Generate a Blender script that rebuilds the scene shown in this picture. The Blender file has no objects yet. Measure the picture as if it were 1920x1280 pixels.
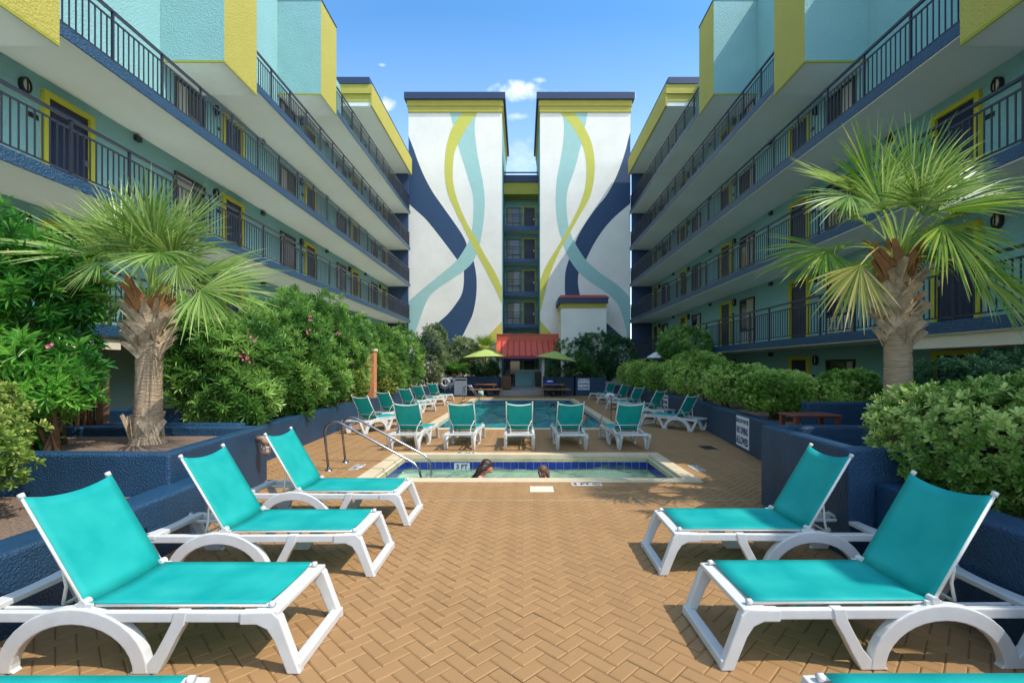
import bpy, bmesh, math, random
import numpy as np
from mathutils import Vector, Matrix
from mathutils.geometry import tessellate_polygon

random.seed(7)
RNG = np.random.default_rng(11)
S = bpy.context.scene
COL = S.collection

# ------------------------------------------------------------------ camera
cd = bpy.data.cameras.new("camera"); cam = bpy.data.objects.new("camera", cd); COL.objects.link(cam)
cam.location = (0, 0, 1.8); cam.rotation_euler = (math.pi / 2, 0, 0)
cd.sensor_width = 36.0; cd.lens = 16.5
cd.shift_x = -21 / 1920; cd.shift_y = 50 / 1920
cd.clip_start = 0.05; cd.clip_end = 2000
S.camera = cam
# ------------------------------------------------------------------ light
SUN_TO = Vector((0.66, -0.30, 1.0)).normalized()
ELEV = math.asin(SUN_TO.z); AZ = math.atan2(SUN_TO.x, SUN_TO.y)
ld = bpy.data.lights.new("sun", 'SUN'); ld.energy = 2.0; ld.angle = math.radians(0.5); ld.color = (1.0, 0.955, 0.88)
sun = bpy.data.objects.new("sun", ld); COL.objects.link(sun)
sun.rotation_euler = (-SUN_TO).to_track_quat('-Z', 'Y').to_euler()
sun.location = (20, -9, 30)
W = bpy.data.worlds.new("World"); S.world = W; W.use_nodes = True
SKY_STRENGTH = 0.15
S.view_settings.view_transform = 'Standard'; S.view_settings.look = 'None'
S.view_settings.exposure = 1.22; S.view_settings.gamma = 1.0
S.cycles.max_bounces = 9; S.cycles.diffuse_bounces = 7; S.cycles.transparent_max_bounces = 12

def world():
    nt = W.node_tree; N = nt.nodes; L = nt.links; N.clear()
    out = N.new('ShaderNodeOutputWorld'); bg = N.new('ShaderNodeBackground'); bg.inputs[1].default_value = SKY_STRENGTH
    sky = N.new('ShaderNodeTexSky'); sky.sky_type = 'NISHITA'; sky.sun_disc = False
    sky.sun_elevation = ELEV; sky.sun_rotation = AZ; sky.air_density = 1.2; sky.dust_density = 0.6; sky.ozone_density = 1.6
    tc = N.new('ShaderNodeTexCoord'); sep = N.new('ShaderNodeSeparateXYZ'); L.new(tc.outputs['Generated'], sep.inputs[0])
    def m(op, a, b=None, clamp=False):
        n = N.new('ShaderNodeMath'); n.operation = op; n.use_clamp = clamp
        for i, v in enumerate((a, b)):
            if v is None: continue
            if isinstance(v, (int, float)): n.inputs[i].default_value = v
            else: L.new(v, n.inputs[i])
        return n.outputs[0]
    yy = m('MAXIMUM', sep.outputs[1], 0.02)
    u = m('DIVIDE', sep.outputs[0], yy); v = m('DIVIDE', sep.outputs[2], yy)
    comb = N.new('ShaderNodeCombineXYZ'); L.new(u, comb.inputs[0]); L.new(v, comb.inputs[1])
    nz = N.new('ShaderNodeTexNoise'); nz.inputs['Scale'].default_value = 26; nz.inputs['Detail'].default_value = 7; nz.inputs['Roughness'].default_value = 0.62
    L.new(comb.outputs[0], nz.inputs['Vector'])
    nn = m('MULTIPLY', m('SUBTRACT', nz.outputs[0], 0.5), 2.6)
    tot = None
    for (px, py, rx, ry, k) in [(968, 172, 46, 22, 1), (1040, 180, 50, 10, .8), (722, 196, 18, 16, .85), (717, 122, 9, 4, .5),
                                (968, 218, 22, 8, .6), (1182, 178, 16, 9, .6), (1012, 150, 14, 6, .5), (975, 300, 60, 40, .35)]:
        du = m('MULTIPLY', m('SUBTRACT', u, (px - 981) / 880), 880 / rx)
        dv = m('MULTIPLY', m('SUBTRACT', v, (690 - py) / 880), 880 / ry)
        r = m('SQRT', m('ADD', m('MULTIPLY', du, du), m('MULTIPLY', dv, dv)))
        c = m('MULTIPLY', m('ADD', m('SUBTRACT', 1.0, r), nn, True), k)
        fall = m('SUBTRACT', 1.9, r, True)
        c = m('MULTIPLY', c, fall)
        tot = c if tot is None else m('MAXIMUM', tot, c)
    mix = N.new('ShaderNodeMix'); mix.data_type = 'RGBA'
    tint = N.new('ShaderNodeMix'); tint.data_type = 'RGBA'; tint.blend_type = 'MULTIPLY'; tint.inputs[0].default_value = 1.0
    L.new(sky.outputs[0], tint.inputs[6])
    tm = N.new('ShaderNodeMix'); tm.data_type = 'RGBA'; L.new(m('MULTIPLY', m('MULTIPLY', m('SUBTRACT', sep.outputs[1], .25), 1.9, True), m('MULTIPLY', m('SUBTRACT', v, .32), 2.3, True)), tm.inputs[0])
    tm.inputs[6].default_value = (1.0, 1.0, 1.0, 1); tm.inputs[7].default_value = (.37, .66, .84, 1); L.new(tm.outputs[2], tint.inputs[7])
    L.new(m('MULTIPLY', tot, 0.85, True), mix.inputs[0]); L.new(tint.outputs[2], mix.inputs[6]); mix.inputs[7].default_value = (4.0, 4.1, 4.2, 1)
    L.new(mix.outputs[2], bg.inputs[0]); L.new(bg.outputs[0], out.inputs[0])
world()

# ------------------------------------------------------------------ helpers
def P(px, py, y):
    """world point seen at photo pixel (px,py) when it stands y metres ahead"""
    return Vector(((px - 981) * y / 880, y, 1.8 + (690 - py) * y / 880))

def tag(o, label=None, cat=None, group=None, kind=None):
    if label: o["label"] = label
    if cat: o["category"] = cat
    if group: o["group"] = group
    if kind: o["kind"] = kind
    return o

def empty(name, loc=(0, 0, 0), rz=0.0):
    o = bpy.data.objects.new(name, None); COL.objects.link(o); o.empty_display_size = .1
    o.location = loc; o.rotation_euler = (0, 0, rz); return o

def link(name, me, parent=None, loc=None):
    o = bpy.data.objects.new(name, me); COL.objects.link(o)
    if parent is not None: o.parent = parent
    if loc is not None: o.location = loc
    return o

def copy_tree(o, parent=None):
    c = o.copy(); COL.objects.link(c)
    if parent is not None: c.parent = parent
    for ch in list(o.children): copy_tree(ch, c)
    return c

class MB:
    def __init__(s): s.v = []; s.f = []; s.m = []
    def add(s, vs, fs, mi=0):
        n = len(s.v); s.v.extend([tuple(x) for x in vs])
        for f in fs: s.f.append(tuple(i + n for i in f)); s.m.append(mi)
        return s
    def quad(s, a, b, c, d, mi=0): return s.add([a, b, c, d], [(0, 1, 2, 3)], mi)
    def box(s, x0, x1, y0, y1, z0, z1, mi=0):
        if x0 > x1: x0, x1 = x1, x0
        if y0 > y1: y0, y1 = y1, y0
        if z0 > z1: z0, z1 = z1, z0
        vs = [(x, y, z) for z in (z0, z1) for y in (y0, y1) for x in (x0, x1)]
        return s.add(vs, [(0, 2, 3, 1), (4, 5, 7, 6), (0, 1, 5, 4), (2, 6, 7, 3), (0, 4, 6, 2), (1, 3, 7, 5)], mi)
    def bar(s, p, q, w, h, up=(0, 0, 1), mi=0, w2=None, h2=None):
        p = Vector(p); q = Vector(q); d = (q - p).normalized(); u = Vector(up)
        r = d.cross(u)
        if r.length < 1e-4: r = d.cross(Vector((1, 0, 0)))
        r.normalize(); u = r.cross(d)
        w2 = w if w2 is None else w2; h2 = h if h2 is None else h2
        vs = []
        for (c, ww, hh) in ((p, w, h), (q, w2, h2)):
            for a, b in ((-1, -1), (1, -1), (1, 1), (-1, 1)): vs.append(c + r * a * ww / 2 + u * b * hh / 2)
        return s.add(vs, [(3, 2, 1, 0), (4, 5, 6, 7), (0, 1, 5, 4), (1, 2, 6, 5), (2, 3, 7, 6), (3, 0, 4, 7)], mi)
    def tube(s, pts, r, n=8, mi=0, caps=True, radii=None):
        pts = [Vector(p) for p in pts]; vs = []; fs = []
        ref = None
        for i, p in enumerate(pts):
            if i == 0: d = pts[1] - p
            elif i == len(pts) - 1: d = p - pts[i - 1]
            else: d = (pts[i + 1] - p).normalized() + (p - pts[i - 1]).normalized()
            d.normalize()
            if ref is None:
                ref = Vector((0, 0, 1)) if abs(d.z) < .9 else Vector((1, 0, 0))
            a = (ref - d * ref.dot(d)).normalized(); b = d.cross(a); ref = a
            rr = radii[i] if radii else r
            for k in range(n):
                t = 2 * math.pi * k / n; vs.append(p + (a * math.cos(t) + b * math.sin(t)) * rr)
        for i in range(len(pts) - 1):
            for k in range(n):
                k2 = (k + 1) % n; fs.append((i * n + k, i * n + k2, (i + 1) * n + k2, (i + 1) * n + k))
        if caps:
            fs.append(tuple(reversed(range(n)))); fs.append(tuple(range((len(pts) - 1) * n, len(pts) * n)))
        return s.add(vs, fs, mi)
    def prism(s, poly, z0, z1, mi=0, axis='z'):
        """poly: 2-D outline; extruded along axis"""
        n = len(poly)
        ar = sum(poly[i][0] * poly[(i + 1) % n][1] - poly[(i + 1) % n][0] * poly[i][1] for i in range(n))
        if ar < 0: poly = list(reversed(poly))
        if axis == 'z': mk = lambda a, b, c: (a, b, c)
        elif axis == 'y': mk = lambda a, b, c: (a, c, b)
        else: mk = lambda a, b, c: (c, a, b)
        vs = [mk(a, b, z0) for a, b in poly] + [mk(a, b, z1) for a, b in poly]
        fs = [tuple(reversed(range(n))), tuple(range(n, 2 * n))] + [(i, (i + 1) % n, n + (i + 1) % n, n + i) for i in range(n)]
        if axis == 'y': fs = [tuple(reversed(f)) for f in fs]
        return s.add(vs, fs, mi)
    def sphere(s, c, r, n=10, m=6, sc=(1, 1, 1), mi=0):
        vs = []; fs = []
        for j in range(m + 1):
            t = math.pi * j / m
            for k in range(n):
                a = 2 * math.pi * k / n
                vs.append((c[0] + r * sc[0] * math.sin(t) * math.cos(a), c[1] + r * sc[1] * math.sin(t) * math.sin(a), c[2] + r * sc[2] * math.cos(t)))
        for j in range(m):
            for k in range(n):
                k2 = (k + 1) % n; fs.append((j * n + k, (j + 1) * n + k, (j + 1) * n + k2, j * n + k2))
        return s.add(vs, fs, mi)
    def lathe(s, prof, c, n=16, mi=0):
        vs = []; fs = []
        for (r, z) in prof:
            for k in range(n):
                a = 2 * math.pi * k / n; vs.append((c[0] + r * math.cos(a), c[1] + r * math.sin(a), c[2] + z))
        for j in range(len(prof) - 1):
            for k in range(n):
                k2 = (k + 1) % n; fs.append((j * n + k, j * n + k2, (j + 1) * n + k2, (j + 1) * n + k))
        return s.add(vs, fs, mi)
    def build(s, name, mats, parent=None, smooth=False, bevel=0, loc=None, seg=2, sub=0):
        me = bpy.data.meshes.new(name); me.from_pydata(s.v, [], s.f)
        if not isinstance(mats, (list, tuple)): mats = [mats]
        for m in mats: me.materials.append(m)
        if len(mats) > 1: me.polygons.foreach_set("material_index", s.m)
        if smooth: me.polygons.foreach_set("use_smooth", [True] * len(s.f))
        me.update()
        o = link(name, me, parent, loc)
        if bevel:
            b = o.modifiers.new("bevel", 'BEVEL'); b.width = bevel; b.segments = seg; b.limit_method = 'ANGLE'; b.angle_limit = math.radians(40)
        if sub:
            b = o.modifiers.new("sub", 'SUBSURF'); b.levels = sub; b.render_levels = sub
        return o

def np_mesh(name, V, Q, mat, parent=None, tint=None, smooth=False):
    me = bpy.data.meshes.new(name); V = np.asarray(V, np.float32); Q = np.asarray(Q, np.int32); k = Q.shape[1]
    me.vertices.add(len(V)); me.vertices.foreach_set("co", V.ravel())
    me.loops.add(Q.size); me.loops.foreach_set("vertex_index", Q.ravel())
    me.polygons.add(len(Q)); me.polygons.foreach_set("loop_start", np.arange(0, Q.size, k, dtype=np.int32))
    me.materials.append(mat)
    if tint is not None:
        at = me.attributes.new("tint", 'FLOAT', 'FACE'); at.data.foreach_set("value", np.asarray(tint, np.float32))
    me.polygons.foreach_set("use_smooth", [bool(smooth)] * len(Q))
    me.update(); me.validate()
    return link(name, me, parent)

# ------------------------------------------------------------------ materials
def srgb(r, g, b):
    f = lambda c: (c / 255 / 12.92) if c <= 10.3 else ((c / 255 + .055) / 1.055) ** 2.4
    return (f(r), f(g), f(b), 1)

def mat(name, col, rough=.6, metal=0.0, bump=0, bscale=30, bdist=.01, var=0, vscale=2, spec=.5, detail=4, stretch=None, stain=None):
    m = bpy.data.materials.new(name); m.use_nodes = True; nt = m.node_tree; N = nt.nodes; L = nt.links
    b = N['Principled BSDF']; b.inputs['Roughness'].default_value = rough; b.inputs['Metallic'].default_value = metal
    b.inputs['Specular IOR Level'].default_value = spec
    b.inputs['Base Color'].default_value = col
    geo = N.new('ShaderNodeNewGeometry'); pos = geo.outputs['Position']
    if stretch:
        mp = N.new('ShaderNodeMapping'); mp.inputs['Scale'].default_value = stretch; L.new(pos, mp.inputs[0]); pos = mp.outputs[0]
    if var:
        nz = N.new('ShaderNodeTexNoise'); nz.inputs['Scale'].default_value = vscale; nz.inputs['Detail'].default_value = 6; nz.inputs['Roughness'].default_value = .65; L.new(pos, nz.inputs['Vector'])
        rp = N.new('ShaderNodeValToRGB'); e = rp.color_ramp.elements
        e[0].position = .3; e[1].position = .7
        k = var
        e[0].color = tuple(c * (1 - k) for c in col[:3]) + (1,) if not stain else tuple(stain)
        e[1].color = tuple(min(1, c * (1 + k * .6)) for c in col[:3]) + (1,)
        L.new(nz.outputs[0], rp.inputs[0]); L.new(rp.outputs[0], b.inputs['Base Color'])
    if bump:
        nb = N.new('ShaderNodeTexNoise'); nb.inputs['Scale'].default_value = bscale; nb.inputs['Detail'].default_value = detail; nb.inputs['Roughness'].default_value = .55; L.new(pos, nb.inputs['Vector'])
        bp = N.new('ShaderNodeBump'); bp.inputs['Strength'].default_value = bump; bp.inputs['Distance'].default_value = bdist
        L.new(nb.outputs[0], bp.inputs['Height']); L.new(bp.outputs[0], b.inputs['Normal'])
    return m

def leaf_mat(name, dark, mid, light, trans=.3, rough=.4):
    m = bpy.data.materials.new(name); m.use_nodes = True; nt = m.node_tree; N = nt.nodes; L = nt.links
    b = N['Principled BSDF']; b.inputs['Roughness'].default_value = rough; b.inputs['Specular IOR Level'].default_value = .4
    at = N.new('ShaderNodeAttribute'); at.attribute_name = "tint"
    rp = N.new('ShaderNodeValToRGB'); e = rp.color_ramp.elements
    e[0].color = dark; e[1].color = light; n = e.new(.5); n.color = mid
    L.new(at.outputs['Fac'], rp.inputs[0]); L.new(rp.outputs[0], b.inputs['Base Color'])
    tr = N.new('ShaderNodeBsdfTranslucent')
    hs = N.new('ShaderNodeHueSaturation'); hs.inputs['Value'].default_value = 1.3; hs.inputs['Hue'].default_value = .485; L.new(rp.outputs[0], hs.inputs['Color']); L.new(hs.outputs[0], tr.inputs['Color'])
    mx = N.new('ShaderNodeMixShader'); mx.inputs[0].default_value = trans
    L.new(b.outputs[0], mx.inputs[1]); L.new(tr.outputs[0], mx.inputs[2]); L.new(mx.outputs[0], N['Material Output'].inputs['Surface'])
    return m

M = {}
M['teal'] = mat('teal_stucco', srgb(136, 181, 178), .75, bump=.9, bscale=24, bdist=.03, var=.06, vscale=1.2)
M['yellow'] = mat('yellow_stucco', srgb(180, 168, 72), .75, bump=.85, bscale=24, bdist=.028, var=.06, vscale=1.3)
M['olive'] = mat('olive_edge', srgb(150, 148, 45), .8)
M['soffit'] = mat('soffit_paint', srgb(226, 228, 218), .9, bump=.3, bscale=120, bdist=.004, var=.05, vscale=.6)
M['fascia'] = mat('blue_fascia', srgb(36, 72, 98), .35, bump=1.0, bscale=28, bdist=.03, var=.1, vscale=3)
M['fascia_dark'] = mat('navy_balcony_fascia', srgb(26, 72, 124), .4, bump=.6, bscale=28, bdist=.02, var=.1, vscale=3)  # navy paint of the balcony slab edges between the towers
M['planter'] = mat('blue_planter_stucco', srgb(27, 68, 98), .36, bump=1.0, bscale=52, bdist=.022, var=.28, vscale=1.6)
M['navy'] = mat('navy_paint', srgb(40, 64, 98), .6, bump=.5, bscale=22, bdist=.02, var=.1, vscale=2)
M['cap'] = mat('dark_navy_cap', srgb(38, 56, 86), .5, var=.1, vscale=2)
M['white_st'] = mat('white_stucco', srgb(240, 234, 219), .8, bump=.6, bscale=13, bdist=.04, var=.09, vscale=.5)
M['mteal'] = mat('mural_teal', srgb(164, 202, 192), .8, bump=.5, bscale=11, bdist=.04, var=.05)
M['mnavy'] = mat('mural_navy', srgb(40, 70, 102), .6, bump=.5, bscale=11, bdist=.04, var=.12, vscale=4)
M['myellow'] = mat('mural_yellow', srgb(204, 198, 88), .8, bump=.5, bscale=11, bdist=.04, var=.05)
M['rail'] = mat('railing_metal', srgb(42, 43, 51), .4, metal=.0, var=.12, vscale=3)
M['door'] = mat('navy_door', srgb(24, 34, 62), .45)
M['dframe'] = mat('yellow_frame', srgb(190, 182, 48), .6)
M['wframe'] = mat('dark_window_frame', srgb(46, 36, 34), .5)
M['glass'] = mat('dark_glass', srgb(34, 36, 40), .06, spec=.8)
M['curtain'] = mat('curtain_cloth', srgb(176, 166, 150), .9, bump=.6, bscale=1, bdist=.05, stretch=(14, 14, .3), var=.2, vscale=6)
M['ac'] = mat('grille_metal', srgb(205, 200, 190), .6)
M['lampglass'] = mat('lamp_glass', srgb(214, 208, 184), .3)
M['dark'] = mat('dark_interior', srgb(28, 30, 34), .8)
M['cream'] = mat('cream_paint', srgb(222, 206, 176), .7, bump=.2, bscale=40, var=.06)
M['red'] = mat('red_metal_roof', srgb(206, 84, 56), .45, var=.12, vscale=1.5)
M['redtrim'] = mat('red_trim', srgb(160, 52, 46), .5)
M['coping'] = mat('cream_coping', srgb(204, 184, 148), .8, bump=.3, bscale=60, bdist=.005, var=.12, vscale=3)
M['band'] = mat('old_band_stone', srgb(176, 164, 128), .85, bump=.4, bscale=40, bdist=.008, var=.25, vscale=6)
M['basin'] = mat('pale_pool_plaster', srgb(206, 216, 196), .7, var=.1, vscale=1.5)
M['basin2'] = mat('blue_pool_plaster', srgb(96, 186, 192), .7, var=.15, vscale=1)
M['tile'] = mat('blue_pool_tile', srgb(22, 52, 130), .15, var=.3, vscale=5)
M['grout'] = mat('pale_grout', srgb(170, 180, 186), .8)
M['white_pl'] = mat('white_resin', srgb(208, 207, 202), .42, bump=.05, bscale=60, bdist=.003, var=.05, vscale=7, stain=srgb(198, 196, 190))
M['alu'] = mat('white_aluminium_tube', srgb(226, 222, 212), .35)
M['steel'] = mat('stainless_steel', srgb(150, 150, 156), .26, metal=1.0)
M['signw'] = mat('white_sign', srgb(236, 236, 236), .5)
M['signb'] = mat('navy_lettering', srgb(28, 44, 100), .6)
M['ink'] = mat('black_lettering', srgb(24, 24, 28), .6)
M['mulch'] = mat('bark_mulch', srgb(146, 120, 98), .95, bump=1, bscale=45, bdist=.05, var=.55, vscale=38, detail=6)
M['trunk'] = mat('palm_trunk', srgb(190, 164, 132), .9, bump=1, bscale=5, bdist=.05, var=.3, vscale=6, stretch=(1, 1, 14))
M['boot'] = mat('palm_leaf_base', srgb(186, 164, 136), .85, bump=.7, bscale=40, bdist=.015, var=.5, vscale=9)
M['bootd'] = mat('palm_leaf_base_brown', srgb(150, 104, 62), .9, bump=.6, bscale=40, bdist=.01, var=.3, vscale=9)
M['branch'] = mat('shrub_branch', srgb(112, 88, 64), .9, var=.25, vscale=8)
M['brown'] = mat('brown_plastic', srgb(112, 58, 48), .4)
M['wood'] = mat('orange_wood', srgb(196, 126, 62), .6, var=.2, vscale=6)
M['woodbox'] = mat('weathered_wood', srgb(124, 88, 62), .8, var=.3, vscale=6)
M['fence'] = mat('fence_wood', srgb(104, 78, 56), .85, var=.25, vscale=5)
M['black'] = mat('black_plastic', srgb(28, 28, 30), .5)
M['brick'] = mat('orange_tile', srgb(212, 136, 92), .7, bump=.3, bscale=30, var=.15, vscale=5)
M['lime'] = mat('lime_canvas', srgb(160, 178, 92), .85)
M['wcanvas'] = mat('white_canvas', srgb(220, 214, 206), .85)
M['skin'] = mat('skin', srgb(196, 126, 96), .5)
M['hair'] = mat('dark_brown_hair', srgb(58, 36, 30), .4, bump=.6, bscale=4, bdist=.01, stretch=(30, 30, 3))
M['hair2'] = mat('streaked_hair', srgb(110, 76, 58), .4, bump=.8, bscale=4, bdist=.01, stretch=(30, 30, 3), var=.5, vscale=8)
M['suit'] = mat('floral_swimsuit', srgb(226, 214, 220), .7, var=.6, vscale=22)
M['towel'] = mat('white_towel', srgb(228, 230, 238), .95, bump=.5, bscale=90, bdist=.006)
M['btowel'] = mat('blue_towel', srgb(32, 62, 176), .95, bump=.5, bscale=90, bdist=.006)
M['pink'] = mat('pink_petals', srgb(222, 120, 140), .6)
M['sand'] = mat('joint_sand', srgb(118, 92, 64), .95, bump=.4, bscale=120, bdist=.004, var=.2, vscale=8)
M['ground'] = mat('outer_ground', srgb(120, 112, 96), .95, var=.2, vscale=.3)
M['concrete'] = mat('walkway_concrete', srgb(150, 146, 138), .9, var=.12, vscale=1.5)
M['rust'] = mat('rusted_cage', srgb(150, 120, 96), .7, var=.35, vscale=30)
M['frost'] = mat('frosted_globe', srgb(200, 186, 170), .3)

def brick_mat():
    m = bpy.data.materials.new('tan_pavers'); m.use_nodes = True; nt = m.node_tree; N = nt.nodes; L = nt.links
    b = N['Principled BSDF']; b.inputs['Roughness'].default_value = .72; b.inputs['Specular IOR Level'].default_value = .35
    at = N.new('ShaderNodeAttribute'); at.attribute_name = "tint"
    rp = N.new('ShaderNodeValToRGB'); e = rp.color_ramp.elements
    e[0].color = srgb(146, 110, 70); e[1].color = srgb(170, 132, 87); q = e.new(.5); q.color = srgb(158, 121, 78)
    L.new(at.outputs['Fac'], rp.inputs[0])
    geo = N.new('ShaderNodeNewGeometry')
    nz = N.new('ShaderNodeTexNoise'); nz.inputs['Scale'].default_value = .9; nz.inputs['Detail'].default_value = 8; nz.inputs['Roughness'].default_value = .7; L.new(geo.outputs['Position'], nz.inputs['Vector'])
    r2 = N.new('ShaderNodeValToRGB'); r2.color_ramp.elements[0].position = .32; r2.color_ramp.elements[1].position = .62
    r2.color_ramp.elements[0].color = (.86, .85, .84, 1); r2.color_ramp.elements[1].color = (1, 1, 1, 1); L.new(nz.outputs[0], r2.inputs[0])
    mx = N.new('ShaderNodeMix'); mx.data_type = 'RGBA'; mx.blend_type = 'MULTIPLY'; mx.inputs[0].default_value = 1
    L.new(rp.outputs[0], mx.inputs[6]); L.new(r2.outputs[0], mx.inputs[7]); L.new(mx.outputs[2], b.inputs['Base Color'])
    nb = N.new('ShaderNodeTexNoise'); nb.inputs['Scale'].default_value = 160; nb.inputs['Detail'].default_value = 3; L.new(geo.outputs['Position'], nb.inputs['Vector'])
    bp = N.new('ShaderNodeBump'); bp.inputs['Strength'].default_value = .35; bp.inputs['Distance'].default_value = .004; L.new(nb.outputs[0], bp.inputs['Height']); L.new(bp.outputs[0], b.inputs['Normal'])
    return m
M['paver'] = brick_mat()

def sling_mat():
    m = bpy.data.materials.new('teal_mesh_sling'); m.use_nodes = True; nt = m.node_tree; N = nt.nodes; L = nt.links
    b = N['Principled BSDF']; b.inputs['Roughness'].default_value = .55; b.inputs['Specular IOR Level'].default_value = .3
    tc = N.new('ShaderNodeTexCoord')
    nz = N.new('ShaderNodeTexNoise'); nz.inputs['Scale'].default_value = 3; nz.inputs['Detail'].default_value = 6; L.new(tc.outputs['Object'], nz.inputs['Vector'])
    rp = N.new('ShaderNodeValToRGB'); rp.color_ramp.elements[0].position = .3; rp.color_ramp.elements[1].position = .7
    rp.color_ramp.elements[0].color = srgb(4, 172, 166); rp.color_ramp.elements[1].color = srgb(52, 200, 190); L.new(nz.outputs[0], rp.inputs[0])
    L.new(rp.outputs[0], b.inputs['Base Color'])
    ck = N.new('ShaderNodeTexNoise'); ck.inputs['Scale'].default_value = 260; ck.inputs['Detail'].default_value = 1; L.new(tc.outputs['Object'], ck.inputs['Vector'])
    bp = N.new('ShaderNodeBump'); bp.inputs['Strength'].default_value = .35; bp.inputs['Distance'].default_value = .002; L.new(ck.outputs[0], bp.inputs['Height']); L.new(bp.outputs[0], b.inputs['Normal'])
    tr = N.new('ShaderNodeBsdfTranslucent'); tr.inputs['Color'].default_value = srgb(0, 190, 178)
    tp = N.new('ShaderNodeBsdfTransparent')
    m1 = N.new('ShaderNodeMixShader'); m1.inputs[0].default_value = .32; L.new(b.outputs[0], m1.inputs[1]); L.new(tr.outputs[0], m1.inputs[2])
    m2 = N.new('ShaderNodeMixShader'); m2.inputs[0].default_value = .07; L.new(m1.outputs[0], m2.inputs[1]); L.new(tp.outputs[0], m2.inputs[2])
    L.new(m2.outputs[0], N['Material Output'].inputs['Surface'])
    return m
M['sling'] = sling_mat()

def water_mat(name, tint, scale, strength, body, amount, kf=.7, refl_rough=.03):
    m = bpy.data.materials.new(name); m.use_nodes = True; nt = m.node_tree; N = nt.nodes; L = nt.links
    N.remove(N['Principled BSDF'])
    geo = N.new('ShaderNodeNewGeometry'); mp = N.new('ShaderNodeMapping'); mp.inputs['Scale'].default_value = (1.0, .8, 1); L.new(geo.outputs['Position'], mp.inputs[0])
    n1 = N.new('ShaderNodeTexNoise'); n1.inputs['Scale'].default_value = scale; n1.inputs['Detail'].default_value = 3; n1.inputs['Distortion'].default_value = .8; L.new(mp.outputs[0], n1.inputs['Vector'])
    bp = N.new('ShaderNodeBump'); bp.inputs['Strength'].default_value = strength; bp.inputs['Distance'].default_value = .22; L.new(n1.outputs[0], bp.inputs['Height'])
    fr = N.new('ShaderNodeFresnel'); fr.inputs['IOR'].default_value = 1.33; L.new(bp.outputs[0], fr.inputs['Normal'])
    tp = N.new('ShaderNodeBsdfTransparent'); tp.inputs['Color'].default_value = tint
    gl = N.new('ShaderNodeBsdfGlossy'); gl.inputs['Roughness'].default_value = refl_rough; L.new(bp.outputs[0], gl.inputs['Normal'])
    df = N.new('ShaderNodeBsdfDiffuse'); df.inputs['Color'].default_value = body; L.new(bp.outputs[0], df.inputs['Normal'])
    bd = N.new('ShaderNodeMixShader'); bd.inputs[0].default_value = amount; L.new(tp.outputs[0], bd.inputs[1]); L.new(df.outputs[0], bd.inputs[2])
    kk = N.new('ShaderNodeMath'); kk.operation = 'MULTIPLY'; kk.inputs[1].default_value = kf; L.new(fr.outputs[0], kk.inputs[0])
    mx = N.new('ShaderNodeMixShader'); L.new(kk.outputs[0], mx.inputs[0]); L.new(bd.outputs[0], mx.inputs[1]); L.new(gl.outputs[0], mx.inputs[2])
    L.new(mx.outputs[0], N['Material Output'].inputs['Surface'])
    return m
M['water1'] = water_mat('shallow_water', (.84, .95, .88, 1), 7.0, .3, srgb(170, 206, 184), .12, 1.0)
M['water2'] = water_mat('deep_water', (.36, .84, .80, 1), 5, .3, srgb(20, 150, 148), .5, .9)

F_pitt = leaf_mat('pittosporum_leaf', srgb(56, 98, 38), srgb(114, 152, 64), srgb(196, 212, 132), .34, .38)
F_bright = leaf_mat('bright_hedge_leaf', srgb(70, 116, 44), srgb(140, 180, 78), srgb(214, 230, 142), .4, .4)
F_vari = leaf_mat('variegated_leaf', srgb(72, 104, 38), srgb(128, 156, 66), srgb(204, 208, 118), .3, .4)
F_ole = leaf_mat('oleander_leaf', srgb(54, 100, 44), srgb(102, 150, 68), srgb(172, 206, 114), .34, .35)
F_olen = leaf_mat('near_oleander_leaf', srgb(40, 100, 40), srgb(76, 146, 56), srgb(140, 196, 84), .35, .3)
F_dark = leaf_mat('dark_shrub_leaf', srgb(36, 72, 46), srgb(70, 116, 74), srgb(128, 164, 116), .26, .35)
F_grey = leaf_mat('grey_shrub_leaf', srgb(76, 100, 62), srgb(122, 144, 98), srgb(180, 190, 146), .3, .45)
F_palm = leaf_mat('palm_blade', srgb(88, 126, 50), srgb(136, 168, 80), srgb(196, 206, 132), .38, .38)
F_palm2 = leaf_mat('yellowing_palm_blade', srgb(74, 122, 30), srgb(122, 158, 44), srgb(196, 188, 84), .4, .38)
F_straw = leaf_mat('dry_palm_blade', srgb(92, 120, 44), srgb(170, 164, 82), srgb(226, 208, 150), .4, .45)
F_sago = leaf_mat('sago_leaf', srgb(34, 84, 34), srgb(76, 136, 46), srgb(130, 180, 70), .3, .35)

# ------------------------------------------------------------------ ground, paving, pools
P1 = (-2.72, 2.84, 7.40, 9.95)      # wading pool, outer edge of its coping  x0,x1,y0,y1
P2 = (-3.05, 3.0, 13.75, 27.6)
def rect_minus(mb, x0, x1, y0, y1, z, holes):
    xs = sorted({x0, x1, *[h[0] for h in holes], *[h[1] for h in holes]}); ys = sorted({y0, y1, *[h[2] for h in holes], *[h[3] for h in holes]})
    for i in range(len(xs) - 1):
        for j in range(len(ys) - 1):
            cx = (xs[i] + xs[i + 1]) / 2; cy = (ys[j] + ys[j + 1]) / 2
            if any(h[0] < cx < h[1] and h[2] < cy < h[3] for h in holes): continue
            mb.quad((xs[i], ys[j], z), (xs[i + 1], ys[j], z), (xs[i + 1], ys[j + 1], z), (xs[i], ys[j + 1], z))
inner1 = (P1[0] + .1, P1[1] - .1, P1[2] + .08, P1[3] - .1); inner2 = (P2[0] + .1, P2[1] - .1, P2[2] + .1, P2[3] - .1)
g = MB(); rect_minus(g, -14, 14, -8, 46, -.012, [inner1, inner2])
o = g.build('paving_bed', M['sand']); tag(o, kind='structure')
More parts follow.
